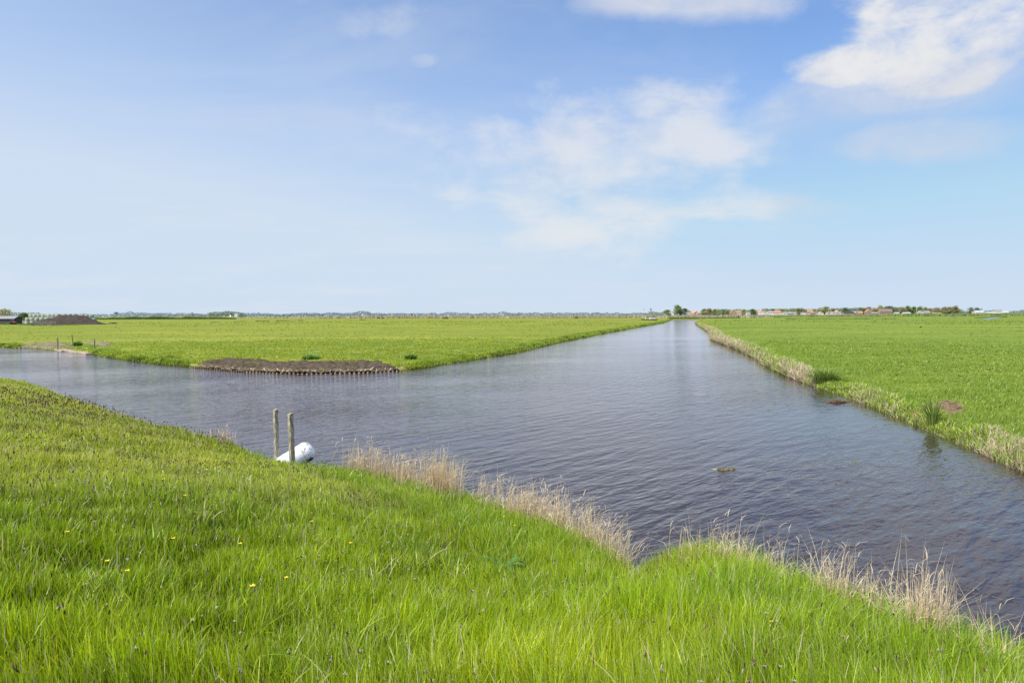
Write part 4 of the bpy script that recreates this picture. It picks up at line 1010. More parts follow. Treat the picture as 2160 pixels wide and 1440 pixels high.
trees = [
 (1408, 790, 654, 17, 'green', 'bush', 'low rounded green tree left of the tallest village tree'), (1397, 800, 659, 9, 'dark', 'bush', 'tiny dark bush at the left end of the village trees'),
 (1428, 800, 644.5, 18, 'green', 'round', 'tallest green tree at the head of the canal'), (1444, 810, 651, 18, 'dark', 'round', 'broad green tree right of the tallest one'), (1437, 800, 656, 8, 'dark', 'bush', 'dark shrub under the tallest tree by the canal head'),
 (1486, 830, 652, 13, 'green', 'round', 'green tree right of the first pink roofs'), (1496, 820, 651, 14, 'olive', 'round', 'olive tree right of the first pink roofs'), (1508, 840, 652.5, 11, 'green', 'round', 'green tree left of the first orange roof, tallest of its row'), (1517, 830, 653.5, 10, 'pale', 'round', 'pale green small tree in the row left of the first orange roof'), (1525, 850, 653, 12, 'dark', 'round', 'dark tree in the row left of the first orange roof'), (1535, 840, 655.5, 12, 'green', 'bush', 'low bushy tree touching the first orange roof'),
 (1562, 900, 655, 9, 'olive', 'round', 'olive tree on the right of the first orange roof'), (1569, 810, 652.5, 12, 'pale', 'round', 'yellow green tree between first orange roof and small white house'), (1587.5, 800, 652, 13, 'dark', 'round', 'dark round tree left of the pink gabled house'),
 (1616, 930, 651.5, 14, 'olive', 'round', 'olive tree behind the white gabled house'), (1630, 930, 652, 15, 'green', 'round', 'green tree behind the large orange hipped roof, left side'), (1647, 930, 652.5, 18, 'olive', 'bush', 'olive tree behind the large orange hipped roof, right side'),
 (1660, 900, 653, 10, 'pale', 'round', 'pale tree behind the grey roofed terrace, left end'), (1672, 900, 652, 16, 'green', 'bush', 'green tree behind the middle of the grey terrace'), (1686, 870, 650.5, 20, 'olive', 'round', 'wide olive crowned tree at the right end of the grey terrace'), (1697, 900, 653, 14, 'olive', 'bush', 'low olive tree behind the white cottages'), (1716, 900, 652, 12, 'pale', 'round', 'yellow green tree behind the brown cottage'),
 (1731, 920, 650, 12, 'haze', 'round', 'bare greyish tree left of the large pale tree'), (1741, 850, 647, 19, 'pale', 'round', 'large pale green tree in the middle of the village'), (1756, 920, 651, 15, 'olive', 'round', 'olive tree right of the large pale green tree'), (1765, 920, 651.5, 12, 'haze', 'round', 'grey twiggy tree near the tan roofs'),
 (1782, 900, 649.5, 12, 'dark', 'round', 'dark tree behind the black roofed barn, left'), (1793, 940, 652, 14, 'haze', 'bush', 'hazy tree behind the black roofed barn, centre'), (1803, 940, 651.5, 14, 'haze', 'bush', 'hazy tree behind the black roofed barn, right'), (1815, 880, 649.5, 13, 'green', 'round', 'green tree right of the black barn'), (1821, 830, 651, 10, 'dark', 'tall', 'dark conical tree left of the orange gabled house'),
 (1832, 920, 648, 16, 'olive', 'round', 'brownish tree behind the orange gabled house'), (1846, 820, 650, 15, 'rust', 'round', 'rusty leaved tree right of the orange gabled house'), (1856, 880, 645, 13, 'pale', 'round', 'tall yellow green tree left of the brown barn'),
 (1874, 880, 646.5, 22, 'dark', 'round', 'large dark tree behind the brown barn'), (1889, 890, 650, 12, 'olive', 'round', 'olive tree just right of the brown barn'), (1903, 900, 648.5, 14, 'olive', 'round', 'round olive tree over the low white sheds'), (1915, 900, 646, 14, 'green', 'round', 'tall green tree over the low white sheds'), (1927.5, 900, 647, 12, 'green', 'round', 'green tree just left of the white mast'), (1940, 900, 647, 14, 'green', 'round', 'green tree just right of the white mast'), (1951, 900, 648.5, 12, 'olive', 'round', 'olive tree above the small white gable'),
 (1962, 910, 651, 13, 'olive', 'bush', 'low olive tree left of the thin masts'), (1975, 910, 650, 16, 'olive', 'bush', 'olive tree among the thin masts'), (1992, 890, 648, 15, 'olive', 'round', 'left tree of the close brown green group'), (2003, 890, 648, 14, 'olive', 'round', 'middle tree of the close brown green group'), (2014, 890, 645.5, 13, 'olive', 'tall', 'tallest right tree of the close brown green group'),
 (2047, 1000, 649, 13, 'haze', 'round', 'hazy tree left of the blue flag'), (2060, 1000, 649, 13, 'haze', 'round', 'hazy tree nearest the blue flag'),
 (5, 330, 651, 24, 'blossom', 'round', 'cream blossoming tree at the left edge by the dark shed'), (18, 332, 653, 14, 'blossom', 'round', 'smaller cream blossoming tree beside the dark shed'), (52, 370, 661, 20, 'dark', 'bush', 'dark green bushy tree behind the farm yard'), (62, 380, 663, 18, 'dark', 'bush', 'low dark bush left of the wrapped bales'), 
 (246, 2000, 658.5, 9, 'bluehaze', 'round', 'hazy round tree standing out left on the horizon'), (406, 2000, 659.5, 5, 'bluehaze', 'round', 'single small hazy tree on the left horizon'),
]
for t_ in trees: put_tree(*t_)

def woodland(name, px0, px1, dist, ptops, kind, label, n, leaf, seed=0, base=.4):
    """a far-off wood that reads as one mass; ptops = crown line as (px, py)"""
    r = np.random.default_rng(seed + 5); T = np.array(ptops, float); n = int(n * 1.7); T[:, 1] -= .8
    px = r.uniform(px0, px1, n); top = np.interp(px, T[:, 0], T[:, 1]); d = dist + r.uniform(-25, 25, n)
    X = (px - 1080) / F * d; hh = CAMZ + (HZ(px) - top) / F * d
    lump = .62 + .5 * vn(X / (leaf * 4.5), X * 0, seed) + .12 * (vn(X / (leaf * 1.5), X * 0, seed + 3) - .5)
    z = r.random(n) ** .6 * np.maximum(hh * np.clip(lump, .5, 1.05), 1)
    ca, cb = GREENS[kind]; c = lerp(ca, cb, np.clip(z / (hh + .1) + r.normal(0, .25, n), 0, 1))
    v, f, cc = blades(np.stack([X, d, z], 1), leaf * r.uniform(.6, 1.3, n), leaf * r.uniform(.6, 1.3, n), r.uniform(.2, 1.3, n), r.uniform(0, 6.28, n), r.uniform(-.7, .7, n), c, c, 2)
    tag(link(name, mesh_np(name, v, f, cc), M['farleaf']), label, 'trees', kind='stuff')
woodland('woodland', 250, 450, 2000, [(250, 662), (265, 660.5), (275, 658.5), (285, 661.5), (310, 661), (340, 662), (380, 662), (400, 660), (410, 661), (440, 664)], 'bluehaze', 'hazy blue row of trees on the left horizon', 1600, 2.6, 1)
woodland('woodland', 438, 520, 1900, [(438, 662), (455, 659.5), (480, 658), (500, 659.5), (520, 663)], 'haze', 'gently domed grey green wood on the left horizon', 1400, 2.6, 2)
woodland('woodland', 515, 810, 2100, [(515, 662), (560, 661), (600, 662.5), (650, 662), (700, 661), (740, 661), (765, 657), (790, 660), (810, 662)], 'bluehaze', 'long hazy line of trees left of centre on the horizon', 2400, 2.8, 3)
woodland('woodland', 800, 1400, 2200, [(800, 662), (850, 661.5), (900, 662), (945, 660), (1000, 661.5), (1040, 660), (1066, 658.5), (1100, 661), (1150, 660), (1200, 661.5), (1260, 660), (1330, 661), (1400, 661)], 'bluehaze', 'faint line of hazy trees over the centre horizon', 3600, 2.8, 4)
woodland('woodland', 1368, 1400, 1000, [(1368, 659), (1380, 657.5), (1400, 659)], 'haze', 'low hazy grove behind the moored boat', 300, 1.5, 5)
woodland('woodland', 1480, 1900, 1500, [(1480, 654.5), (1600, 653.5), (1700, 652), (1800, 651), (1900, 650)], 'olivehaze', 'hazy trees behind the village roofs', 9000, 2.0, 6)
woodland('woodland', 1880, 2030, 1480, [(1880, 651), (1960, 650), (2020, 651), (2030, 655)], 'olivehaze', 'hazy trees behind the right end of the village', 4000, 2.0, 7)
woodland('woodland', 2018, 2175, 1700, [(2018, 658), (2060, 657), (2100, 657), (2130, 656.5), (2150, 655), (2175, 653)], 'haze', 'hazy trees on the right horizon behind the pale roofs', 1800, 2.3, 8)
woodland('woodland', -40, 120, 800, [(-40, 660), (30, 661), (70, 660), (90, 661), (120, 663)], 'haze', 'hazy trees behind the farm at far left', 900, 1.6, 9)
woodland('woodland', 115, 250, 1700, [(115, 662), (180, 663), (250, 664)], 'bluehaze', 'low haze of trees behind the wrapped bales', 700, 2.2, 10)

# ------------------------------------------------------------------ houses
def house(px, pr, w_px, ridge, eave, dist, wall, roof, label, gable=False, wins=3, chim=True, name='house', depth=8, hip=False, rz=0.0):
    """ridge, eave = photo heights; base on the ground"""
    dist = VD(dist)
    X, Y = at(px, dist); s = dist / F; W = w_px * s; HR = CAMZ + (HZ(px) - ridge) * s - .4; HE = max(CAMZ + (HZ(px) - eave) * s - .4, 1.6)
    t = empty(name, (X, Y, .38), rz, label, 'house' if name == 'house' else name.replace('_', ' '))
    m = MB(); D_ = depth; x, y = W / 2, D_ / 2
    base = [(-x, -y, -.3), (x, -y, -.3), (x, y, -.3), (-x, y, -.3), (-x, -y, HE), (x, -y, HE), (x, y, HE), (-x, y, HE)]
    fs = [(0, 1, 5, 4), (1, 2, 6, 5), (2, 3, 7, 6), (3, 0, 4, 7)]
    ov = .35; th = .18; rm = MB()
    if gable:
        base += [(0, -y, HR - th), (0, y, HR - th)]; fs += [(4, 5, 8), (6, 7, 9)]
        sl = (HR - HE) / x
        for sg in (-1, 1):
            e = sg * (x + ov); ez = HE - ov * sl
            V = [(0, -y - ov, HR), (e, -y - ov, ez), (e, y + ov, ez), (0, y + ov, HR)]; V += [(a, b, c - th) for a, b, c in V]
            rm.add(V, [(0, 1, 2, 3), (7, 6, 5, 4), (0, 4, 5, 1), (1, 5, 6, 2), (2, 6, 7, 3)])
    else:
        ix = x * .55 if hip else x
        if not hip: base += [(-x, 0, HR - th), (x, 0, HR - th)]; fs += [(4, 8, 7), (5, 6, 9)]
        hx = x + ov; rx = x * .5 if hip else hx; sl = (HR - HE) / y
        E = HE - ov * sl
        V = [(-hx, -y - ov, E), (hx, -y - ov, E), (hx, y + ov, E), (-hx, y + ov, E), (-rx, 0, HR), (rx, 0, HR)]
        F_ = [(0, 1, 5, 4), (2, 3, 4, 5)] + ([(1, 2, 5), (3, 0, 4)] if hip else [])
        n0 = len(V); V += [(a, b, c - th) for a, b, c in V]; F_ += [tuple(i + n0 for i in reversed(q)) for q in F_] + [(0, 6, 7, 1), (2, 8, 9, 3)]
        rm.add(V, F_)
    m.add(base, fs); m.build('wall', M[wall], t); r = rm.build('roof', M[roof], t)
    if chim:
        c = MB(); c.box((x * .35, 0.4, HR + .1), (.7, .7, 1.3)); c.build('chimney', M['wall_brick'], r)
    for k in range(wins):
        wx = (-W / 2 + W * (k + .5) / wins) if wins > 1 else 0
        if k == wins // 2:
            f = MB(); f.box((wx, -y - .03, 1.0), (1.0, .08, 2.1)); f.build('door', M['wall_green'] if wall != 'wall_green' else M['white_paint'], t)
        else:
            f = MB(); f.box((wx, -y - .03, min(1.6, HE * .6)), (1.5, .08, min(1.4, HE * .6))); fo = f.build('window', M['white_paint'], t)
            g = MB(); g.box((wx, -y - .06, min(1.6, HE * .6)), (1.2, .08, min(1.1, HE * .5))); g.build('pane', M['glass'], fo)
    if gable and HR > 5:
        f = MB(); f.box((0, -y - .03, HE + (HR - HE) * .25), (1.2, .08, 1.2)); fo = f.build('window', M['white_paint'], t)
        g = MB(); g.box((0, -y - .06, HE + (HR - HE) * .25), (.9, .08, .9)); g.build('pane', M['glass'], fo)
    return t
H_ = [
 (1421, 0, 5, 655.5, 658.5, 830, 'wall_white', 'tile_grey', 'narrow white gable house peeking out left of the tallest tree', True, 1, False),
 (1459, 0, 10, 655.5, 660, 830, 'wall_tan', 'tile_pink', 'leftmost faded pink roofed house of the village', False, 3, True),
 (1467, 0, 9, 655.8, 660, 860, 'wall_brick', 'tile_pink', 'pink roofed gable house in the first roof group', True, 1, False),
 (1474, 0, 10, 658, 661, 835, 'wall_tan', 'tile_orange', 'low orange roofed house at the right of the first roof group', False, 3, False),
 (1546, 0, 12, 653.5, 659.5, 820, 'wall_brick', 'tile_orange', 'orange roofed gable house right of the row of small trees', True, 3, False),
 (1556, 0, 14, 655.5, 659.5, 840, 'wall_white', 'tile_orange', 'long orange roofed house beside the first orange gable', False, 3, True),
 (1577.5, 0, 7, 658.5, 661, 800, 'wall_white', 'tile_grey', 'tiny white house left of the dark round tree', False, 1, False),
 (1598, 0, 9, 655.5, 659.5, 800, 'wall_tan', 'tile_pink', 'pink roofed house left half of a pair beside the dark round tree', False, 3, False),
 (1605, 0, 9, 653.5, 659, 790, 'wall_white', 'tile_pink', 'pink gabled house with white front', True, 1, False),
 (1613.5, 0, 9, 654.5, 658.5, 800, 'wall_white', 'tile_brown', 'white gabled house with two roof points', True, 1, False),
 (1623, 0, 12, 655.5, 659.5, 810, 'wall_white', 'tile_grey', 'white house with grey blue roof left of the large orange roof', False, 3, False),
 (1639, 0, 19, 654, 659.5, 790, 'wall_white', 'tile_orange', 'large orange hipped roof house with white walls', False, 5, True),
 (1655, 0, 9, 658, 660.5, 800, 'wall_white', 'tile_grey', 'left unit of the low grey roofed terrace', False, 3, False),
 (1664.5, 0, 9, 657.3, 660.5, 800, 'wall_tan', 'tile_grey', 'middle unit of the low grey roofed terrace', False, 3, False),
 (1674, 0, 9, 657.8, 660.5, 800, 'wall_white', 'tile_grey', 'right unit of the low grey roofed terrace', False, 3, False),
 (1694, 0, 8, 658, 660.5, 795, 'wall_white', 'tile_grey', 'left white cottage right of the wide olive tree', True, 1, False),
 (1702, 0, 8, 658, 660.5, 795, 'wall_white', 'tile_brown', 'right white cottage right of the wide olive tree', True, 1, False),
 (1711, 0, 10, 658, 661, 800, 'wall_brick', 'tile_brown', 'dark brown cottage between white and tan cottages', False, 3, False),
 (1707, 0, 12, 653, 657.5, 890, 'wall_brick', 'tile_orange', 'half hidden orange brown roof behind the brown cottage', False, 1, False),
 (1722, 0, 11, 656.5, 660, 800, 'wall_tan', 'tile_brown', 'tan gabled cottage left of the big pale tree', True, 1, False),
 (1731, 0, 8, 657.5, 660.5, 790, 'wall_white', 'tile_pink', 'pale pink roofed cottage under the big pale tree', True, 1, False),
 (1749, 0, 12, 656, 660.5, 800, 'wall_tan', 'tile_brown', 'tan house right of the big pale tree', False, 3, False),
 (1757, 0, 9, 657.5, 661, 790, 'wall_white', 'tile_grey', 'low white cottage right of the tan house', True, 1, False),
 (1765, 0, 7, 654, 659, 810, 'wall_brick', 'tile_pink', 'small pink gable house left of the black barn', True, 1, False),
 (1772, 0, 8, 657, 660.5, 800, 'wall_white', 'tile_grey', 'white cottage touching the black barn', True, 1, False),
 (1788, 0, 22, 657, 659.5, 790, 'wall_brick', 'tile_black', 'long low black roofed barn with orange walls', False, 5, False, 'barn'),
 (1803, 0, 12, 656, 660, 810, 'wall_green', 'tile_grey', 'dark green shed right of the black roofed barn', False, 3, False, 'barn'),
 (1813, 0, 9, 656, 660, 790, 'wall_brick', 'tile_orange', 'small orange roofed house left of the conical tree', False, 1, False),
 (1832, 0, 14, 651.5, 657.5, 790, 'wall_brick', 'tile_orange', 'tall orange roofed house with white trimmed gable', True, 3, True),
 (1843, 0, 14, 658.5, 661, 785, 'wall_green', 'tile_grey', 'low dark shed under the rusty tree', False, 3, False, 'shed'),
 (1866, 0, 26, 651, 657, 780, 'wall_brick', 'tile_brown', 'big brown roofed barn at the right of the village', False, 5, False, 'barn'),
 (1890, 0, 8, 658.5, 660.5, 820, 'wall_white', 'greenhouse', 'first low white shed right of the brown barn', False, 1, False, 'shed'),
 (1911, 0, 14, 658.3, 660.3, 820, 'wall_white', 'greenhouse', 'long low white shed under the tall green tree', False, 3, False, 'shed'),
 (1940.5, 0, 10, 655.3, 659.5, 820, 'wall_white', 'tile_grey', 'small white gabled shed right of the white mast', True, 1, False, 'shed'),
 (1953, 0, 12, 655.5, 659.5, 840, 'wall_tan', 'tile_grey', 'greyish house left of the thin masts', False, 3, True),
 (2063, 0, 18, 655, 658.5, 860, 'wall_white', 'greenhouse', 'pale grey hall left of the long white roof', False, 3, False, 'hall'),
 (2103, 0, 18, 652.5, 656.5, 900, 'wall_tan', 'tile_grey', 'grey pitched hall behind the long white roof', False, 3, False, 'hall'),
 (2096, 0, 36, 657.8, 660.0, 840, 'wall_white', 'greenhouse', 'long low white roofed shed on the right horizon', False, 5, False, 'shed'),
 (2119, 0, 12, 656, 659, 860, 'wall_white', 'greenhouse', 'short pale shed at the right end of the long white roof', False, 1, False, 'shed'),
]
for i, h in enumerate(H_):
    nm = h[12] if len(h) > 12 else 'house'; d = h[5]
    house(h[0], 0, h[2], h[3], h[4], d, h[6], h[7], h[8], gable=h[9], wins=h[10], chim=h[11], name=nm, hip=(i == 11), rz=random.uniform(-.25, .25) if nm == 'house' else 0)
# hamlet far away, pale
for px, lb in ((868, 'tiny pale house at the left of the far hamlet'), (871, 'tiny white house in the middle of the far hamlet'), (828, 'tiny pale house left of the far hamlet'), (905, 'tiny pale house right of the far hamlet')):
    house(px, 0, 6, 659.5, 661.3, 1700, 'wall_tan', 'tile_grey', lb, wins=1, chim=False)
house(500, 0, 6, 662, 663.5, 1200, 'wall_white', 'greenhouse', 'tiny white shed at the foot of the left horizon trees', wins=1, chim=False, name='shed')
X, Y = at(487, 900); t = empty('white_tent', (X, Y, .4), 0, 'tiny white pointed tent on the left horizon', 'tent'); m = MB(); m.add([(-2.2, -2.2, 0), (2.2, -2.2, 0), (2.2, 2.2, 0), (-2.2, 2.2, 0), (-1.1, -1.1, 2.2), (1.1, -1.1, 2.2), (1.1, 1.1, 2.2), (-1.1, 1.1, 2.2), (0, 0, 5.0)], [(0, 1, 5, 4), (1, 2, 6, 5), (2, 3, 7, 6), (3, 0, 4, 7), (4, 5, 8), (5, 6, 8), (6, 7, 8), (7, 4, 8)]); m.build('canopy', M['white_paint'], t); m = MB(); m.tube([(0, 0, 0), (0, 0, 5.3)], .08, 6); m.build('pole', M['steel'], t)

def mast(px, top, dist, label, r=.12, mat='white_paint', flag=None, group=None):
    dist = VD(dist); X, Y = at(px, dist); H = CAMZ + (HZ(px) - top) / F * dist - .4
    t = empty('flagpole' if flag else 'mast', (X, Y, .4), 0, label, 'flagpole' if flag else 'mast', group)
    m = MB(); m.tube([(0, 0, -.3), (0, 0, H * .5), (0, 0, H)], [r, r * .8, r * .5], 6); m.build('pole', M[mat], t)
    if flag:
        w, h, fm = flag; m = MB(); K = 6; V = []; Fs = []
        for k in range(K + 1):
            u = k / K
            for s in (0, 1): V.append((u * w, .12 * w * math.sin(u * 5), H - .1 - h * s - .12 * h * u))
        for k in range(K): Fs.append((2 * k, 2 * k + 1, 2 * k + 3, 2 * k + 2))
        m.add(V, Fs); m.build('flag', M[fm], t)
mast(1932.5, 648, 830, 'single white mast right of the tall green trees', .22)
for px, lb in ((1966, 'leftmost thin yellow mast above the yellow containers'), (1971, 'second thin yellow mast from the left'), (1975.5, 'third thin yellow mast from the left'), (1984, 'rightmost thin yellow mast above the yellow containers')): mast(px, 651, 830, lb, .13, 'yellow')
mast(2068.5, 650.5, 830, 'blue flag on a slim pole above the pale hall', .10, 'steel', (2.2, 1.4, 'blue'))
mast(1371, 650.5, 430, 'dark flag on a thin pole behind the moored boat, right one', .04, 'steel', (1.1, .8, 'navy'))
mast(1357.5, 651, 430, 'small grey flag on a thin pole behind the moored boat, left one', .035, 'steel', (.7, .5, 'tile_grey'))
mast(1462, 652.5, 840, 'thin dark aerial above the leftmost pink roofs', .10, 'steel')
def container(px, w_px, top, dist, mat, label, cat='container', name='container'):
    dist = VD(dist); X, Y = at(px, dist); s = dist / F; H = CAMZ + (HZ(px) - top) * s - .4; t = empty(name, (X, Y, .4), 0, label, cat)
    m = MB(); m.box((0, 0, H / 2), (w_px * s, 2.4, H)); m.build('body', M[mat], t, bevel=.05)
    m = MB()
    for k in (-1, 0, 1): m.box((k * w_px * s * .3, -1.22, H * .5), (.1, .06, H * .9))
    m.build('rib', M['steel'], t)
container(1970, 7, 659.0, 810, 'yellow', 'left yellow orange container under the thin masts'); container(1980, 9, 659.4, 810, 'yellow', 'right yellow orange container under the thin masts'); container(2052, 4, 656.8, 830, 'yellow', 'small yellow container beside the pale hall')
def car(px, dist, mat, label, rz=0):
    dist = VD(dist); X, Y = at(px, dist); t = empty('parked_car', (X, Y, .45), rz, label, 'car'); m = MB(); m.box((0, 0, .65), (4.3, 1.75, .6)); m.build('body', M[mat], t, bevel=.15)
    m = MB(); m.box((-.2, 0, 1.2), (2.4, 1.6, .55), taper=.8); m.build('cabin', M['glass'], t, bevel=.1)
    for sx in (-1.35, 1.35):
        for sy in (-.8, .8): w = MB(); w.tube([(sx, sy - .1, .32), (sx, sy + .1, .32)], .33, 12); w.build('wheel', M['black'], t)
car(1898.5, 800, 'blue', 'blue car parked by the first low white shed', .2); car(1833, 770, 'white_paint', 'white car parked before the orange gabled house'); car(1840, 770, 'white_paint', 'white car parked before the low dark shed')

# moored boat beyond the meadow
X, Y = at(1370, 425); t = empty('moored_boat', (X, Y, .05), .05, 'dark hulled boat with pale cabin and mast moored beyond the left meadow', 'boat')
m = MB(); V = []; Fs = []; K = 12
for k in range(K + 1):
    u = k / K; w = 1.5 * math.sin(math.pi * min(1, .12 + u * .8)) ** .6 if k < K else .05; z = .9 + .35 * (2 * u - 1) ** 2
    V += [(-5 + 10 * u, -w, z), (-5 + 10 * u, -w * .7, 0), (-5 + 10 * u, w * .7, 0), (-5 + 10 * u, w, z)]
for k in range(K):
    a = 4 * k
    for q in range(3): Fs.append((a + q, a + q + 1, a + q + 5, a + q + 4))
    Fs.append((a + 3, a, a + 4, a + 7))
Fs += [(0, 1, 2, 3), (4 * K + 3, 4 * K + 2, 4 * K + 1, 4 * K)]
m.add(V, Fs); m.build('hull', M['hull'], t)
m = MB(); m.box((2.0, 0, 1.5), (4.2, 1.9, .9), taper=.9); cb = m.build('cabin', M['wall_white'], t, bevel=.08)
m = MB(); [m.box((.8 + k * 1.2, -.92, 1.55), (.7, .08, .35)) for k in range(3)]; m.build('window', M['glass'], cb)
m = MB(); m.tube([(-2.6, 0, .9), (-2.6, 0, 5.2)], [.09, .05], 8); m.build('mast', M['wood'], t)
m = MB(); m.box((-2.6, -.2, 1.5), (.5, .25, 1.3)); m.build('furled_sail', M['white_paint'], t, bevel=.1)

# ------------------------------------------------------------------ farm yard at far left
def heap(px, pyb, wpx, ptop, label, mat, seed, name='soil_heap', prof=None, dist=None):
    X, Y = G(px, pyb, .45) if dist is None else at(px, dist); s = Y / F; W = wpx * s; H = CAMZ + (HZ(px) - ptop) * s - .5
    nx, ny = 90, 40; xs = np.linspace(-W / 2, W / 2, nx); Dp = min(W * .4, 9); ys = np.linspace(-Dp / 2, Dp / 2, ny); XX, YY = np.meshgrid(xs, ys); x, y = XX.ravel(), YY.ravel()
    pf = np.array(prof); hh = np.interp(x / W + .5, pf[:, 0], pf[:, 1]) * H
    r = np.clip(1 - np.abs(y / (Dp / 2)) ** 1.5, 0, 1) ; z = hh * r * (1 + .0 * x) + (fbm(x * .6, y * .6, seed, 4) - .5) * H * .16 * (r > .05) - .06
    i = np.arange(ny - 1)[:, None] * nx; j = np.arange(nx - 1)[None]; q = np.stack([i + j, i + j + 1, i + nx + j + 1, i + nx + j], -1).reshape(-1, 4)
    o = link(name, mesh_np(name, np.stack([x, y, z], 1), q, None, True), mat); o.location = (X, Y, .45); return tag(o, label, 'heap')
heap(138, 684.5, 166, 663.5, 'big brown soil heap in front of the wrapped bales', M['heap'], 3, prof=[(0, 0), (.10, .25), (.22, .55), (.30, .72), (.36, .74), (.43, 1.0), (.60, .97), (.70, 1.0), (.78, .82), (.88, .45), (.95, .2), (1, 0)])
heap(236, 682.8, 26, 679.2, 'small black earth heap alone on the left meadow', M['black_soil'] if 'black_soil' in M else principled('black_soil', (.04, .032, .025), .95, scale=2, bump=.1), 8, name='soil_heap', prof=[(0, 0), (.3, .5), (.5, .9), (.7, 1), (.9, .6), (1, 0)])
slab((221, 682.6), (231, 682.9), .3, .8, 'pale rubble lump at the left foot of the small black heap')
# wrapped round bales
def bale_mesh(mat):
    me = MB(); n = 20; prof = [(0, .50), (.04, .60), (.12, .645), (.6, .655), (1.08, .645), (1.16, .60), (1.2, .50)]
    V = []; Fs = []
    for z, r in prof:
        for k in range(n): V.append((r * math.cos(6.2832 * k / n), r * math.sin(6.2832 * k / n), z))
    for i in range(len(prof) - 1):
        for k in range(n): Fs.append((i * n + k, i * n + (k + 1) % n, (i + 1) * n + (k + 1) % n, (i + 1) * n + k))
    Fs += [tuple(reversed(range(n))), tuple((len(prof) - 1) * n + k for k in range(n))]
    me.add(V, Fs); return me
dB = 292; sB = dB / F
tiers = []
# (px, row, tier) tier 0 bottom
low = [59, 70, 80, 92, 104, 115, 190, 198.5]
for i, p in enumerate(low): tiers.append((p, 0, 0))
for i, p in enumerate([60, 69, 80, 90, 101, 111, 122, 133, 143, 153, 163, 173, 183, 191.5, 200]): tiers.append((p, 0, 1))
for i, p in enumerate([67.5, 76, 84, 93.5, 99.5, 106, 114, 123, 137.5, 148, 158.5, 175, 184.5, 193.5]): tiers.append((p, 0, 2))
first = {}
names = {0: 'bottom', 1: 'middle', 2: 'top'}
for i, (p, row, tr) in enumerate(tiers):
    if tr == 0 and p > 120: continue
    k = 'bale_pale' if (p < 128) else 'bale'
    wide = 1.3 if p < 125 else 1.12
    dd = dB + (0.9 if tr == 2 else 0) + (i % 2) * .25
    X, Y = at(p, dd); z = .42 + 1.53 * tr - (.35 if p > 165 else 0)
    lab = f"{'pale' if p < 128 else 'darker'} green wrapped bale in the {names[tr]} layer of the stack, " + ('left end' if p < 75 else 'left half' if p < 128 else 'behind the soil heap top' if p < 170 else 'right end')
    if k not in first:
        o = bale_mesh(k).build('wrapped_bale', M[k], None, sm=True); first[k] = o
    else:
        o = first[k].copy(); COL.objects.link(o)
    o.location = (X, Y, z); o.rotation_euler = (0, 0, i * 1.1); o.scale = (1.27 * wide * random.uniform(.95, 1.05), 1.27 * wide, 1.27)
    tag(o, lab, 'bale', 'green wrapped silage bales stacked behind the soil heap')
# dark open shed with red machine
house(20, 0, 38, 666.2, 671, 305, 'tile_black', 'tile_grey', 'long low dark open shed at the left edge behind the yard', wins=0, chim=False, name='shed', depth=5)
X, Y = at(29, 292); t = empty('farm_machine', (X, Y, .45), .3, 'red and black farm machine parked before the dark shed', 'machine')
m = MB(); m.box((0, 0, 1.0), (1.4, .8, .6)); m.build('body', M['red'], t, bevel=.1); m = MB(); m.box((-.5, 0, 1.7), (.9, .8, .9), taper=.85); m.build('cab', M['glass'], t, bevel=.06)
for sx, r in ((-.6, .55), (.6, .35)):
    for sy in (-.5, .5): w = MB(); w.tube([(sx, sy - .12, r), (sx, sy + .12, r)], r, 14); w.build('wheel', M['black'], t)
# grey wall and hurdles
def rail_fence(px0, px1, pyb, ptop, npost, nrail, label, mat='steel', name='hurdle_fence', w=.07):
    a = np.array(G(px0, pyb, .45)); b = np.array(G(px1, pyb, .45)); c = (a + b) / 2; s = c[1] / F; H = CAMZ + (HZ(px0) - ptop) * s - .45; t = empty(name, (c[0], c[1], .45), math.atan2(*(b - a)[::-1]), label, 'fence'); L = np.hypot(*(b - a))
    for k in range(npost):
        m = MB(); m.box((-L / 2 + L * k / (npost - 1), 0, H / 2 - .1), (w, w, H + .2)); m.build('post', M[mat], t)
    for k in range(nrail):
        m = MB(); m.box((0, -w * .6, H * (k + .7) / nrail), (L, w * .4, w * .8)); m.build('rail', M[mat], t)
rail_fence(74, 118, 685.5, 677.5, 5, 4, 'grey metal hurdle fence in front of the left foot of the soil heap', w=.09)
rail_fence(0, 34, 684.5, 678.5, 6, 1, 'low wooden paddock fence before the dark shed', 'wood', 'paddock_fence', .10)
rail_fence(893, 927, 671.5, 667.5, 6, 2, 'distant green grey cattle hurdles on the left meadow', 'steel', w=.12)
rail_fence(2016, 2037, 672.8, 667.5, 3, 2, 'faint wire fence panel on the right meadow', 'steel', w=.06)
m = MB(); Xa, Ya = at(46, 310); m.box((Xa, Ya, 1.2), (3.2, .3, 1.6)); o = m.build('yard_wall', M['wall_tan'], None); tag(o, 'low grey concrete yard wall left of the bales', 'wall')
fence_post(73.5, 686, 676, 'thick grey post at the left end of the metal hurdles', .26, None)
fence_post(151, 684.5, 678, 'pale short post before the middle of the soil heap', .22, None)
fence_post(1968.5, 673, 665.5, 'left of two weathered posts on the far right meadow', .22); fence_post(1973, 673, 665.5, 'right of two weathered posts on the far right meadow', .22)
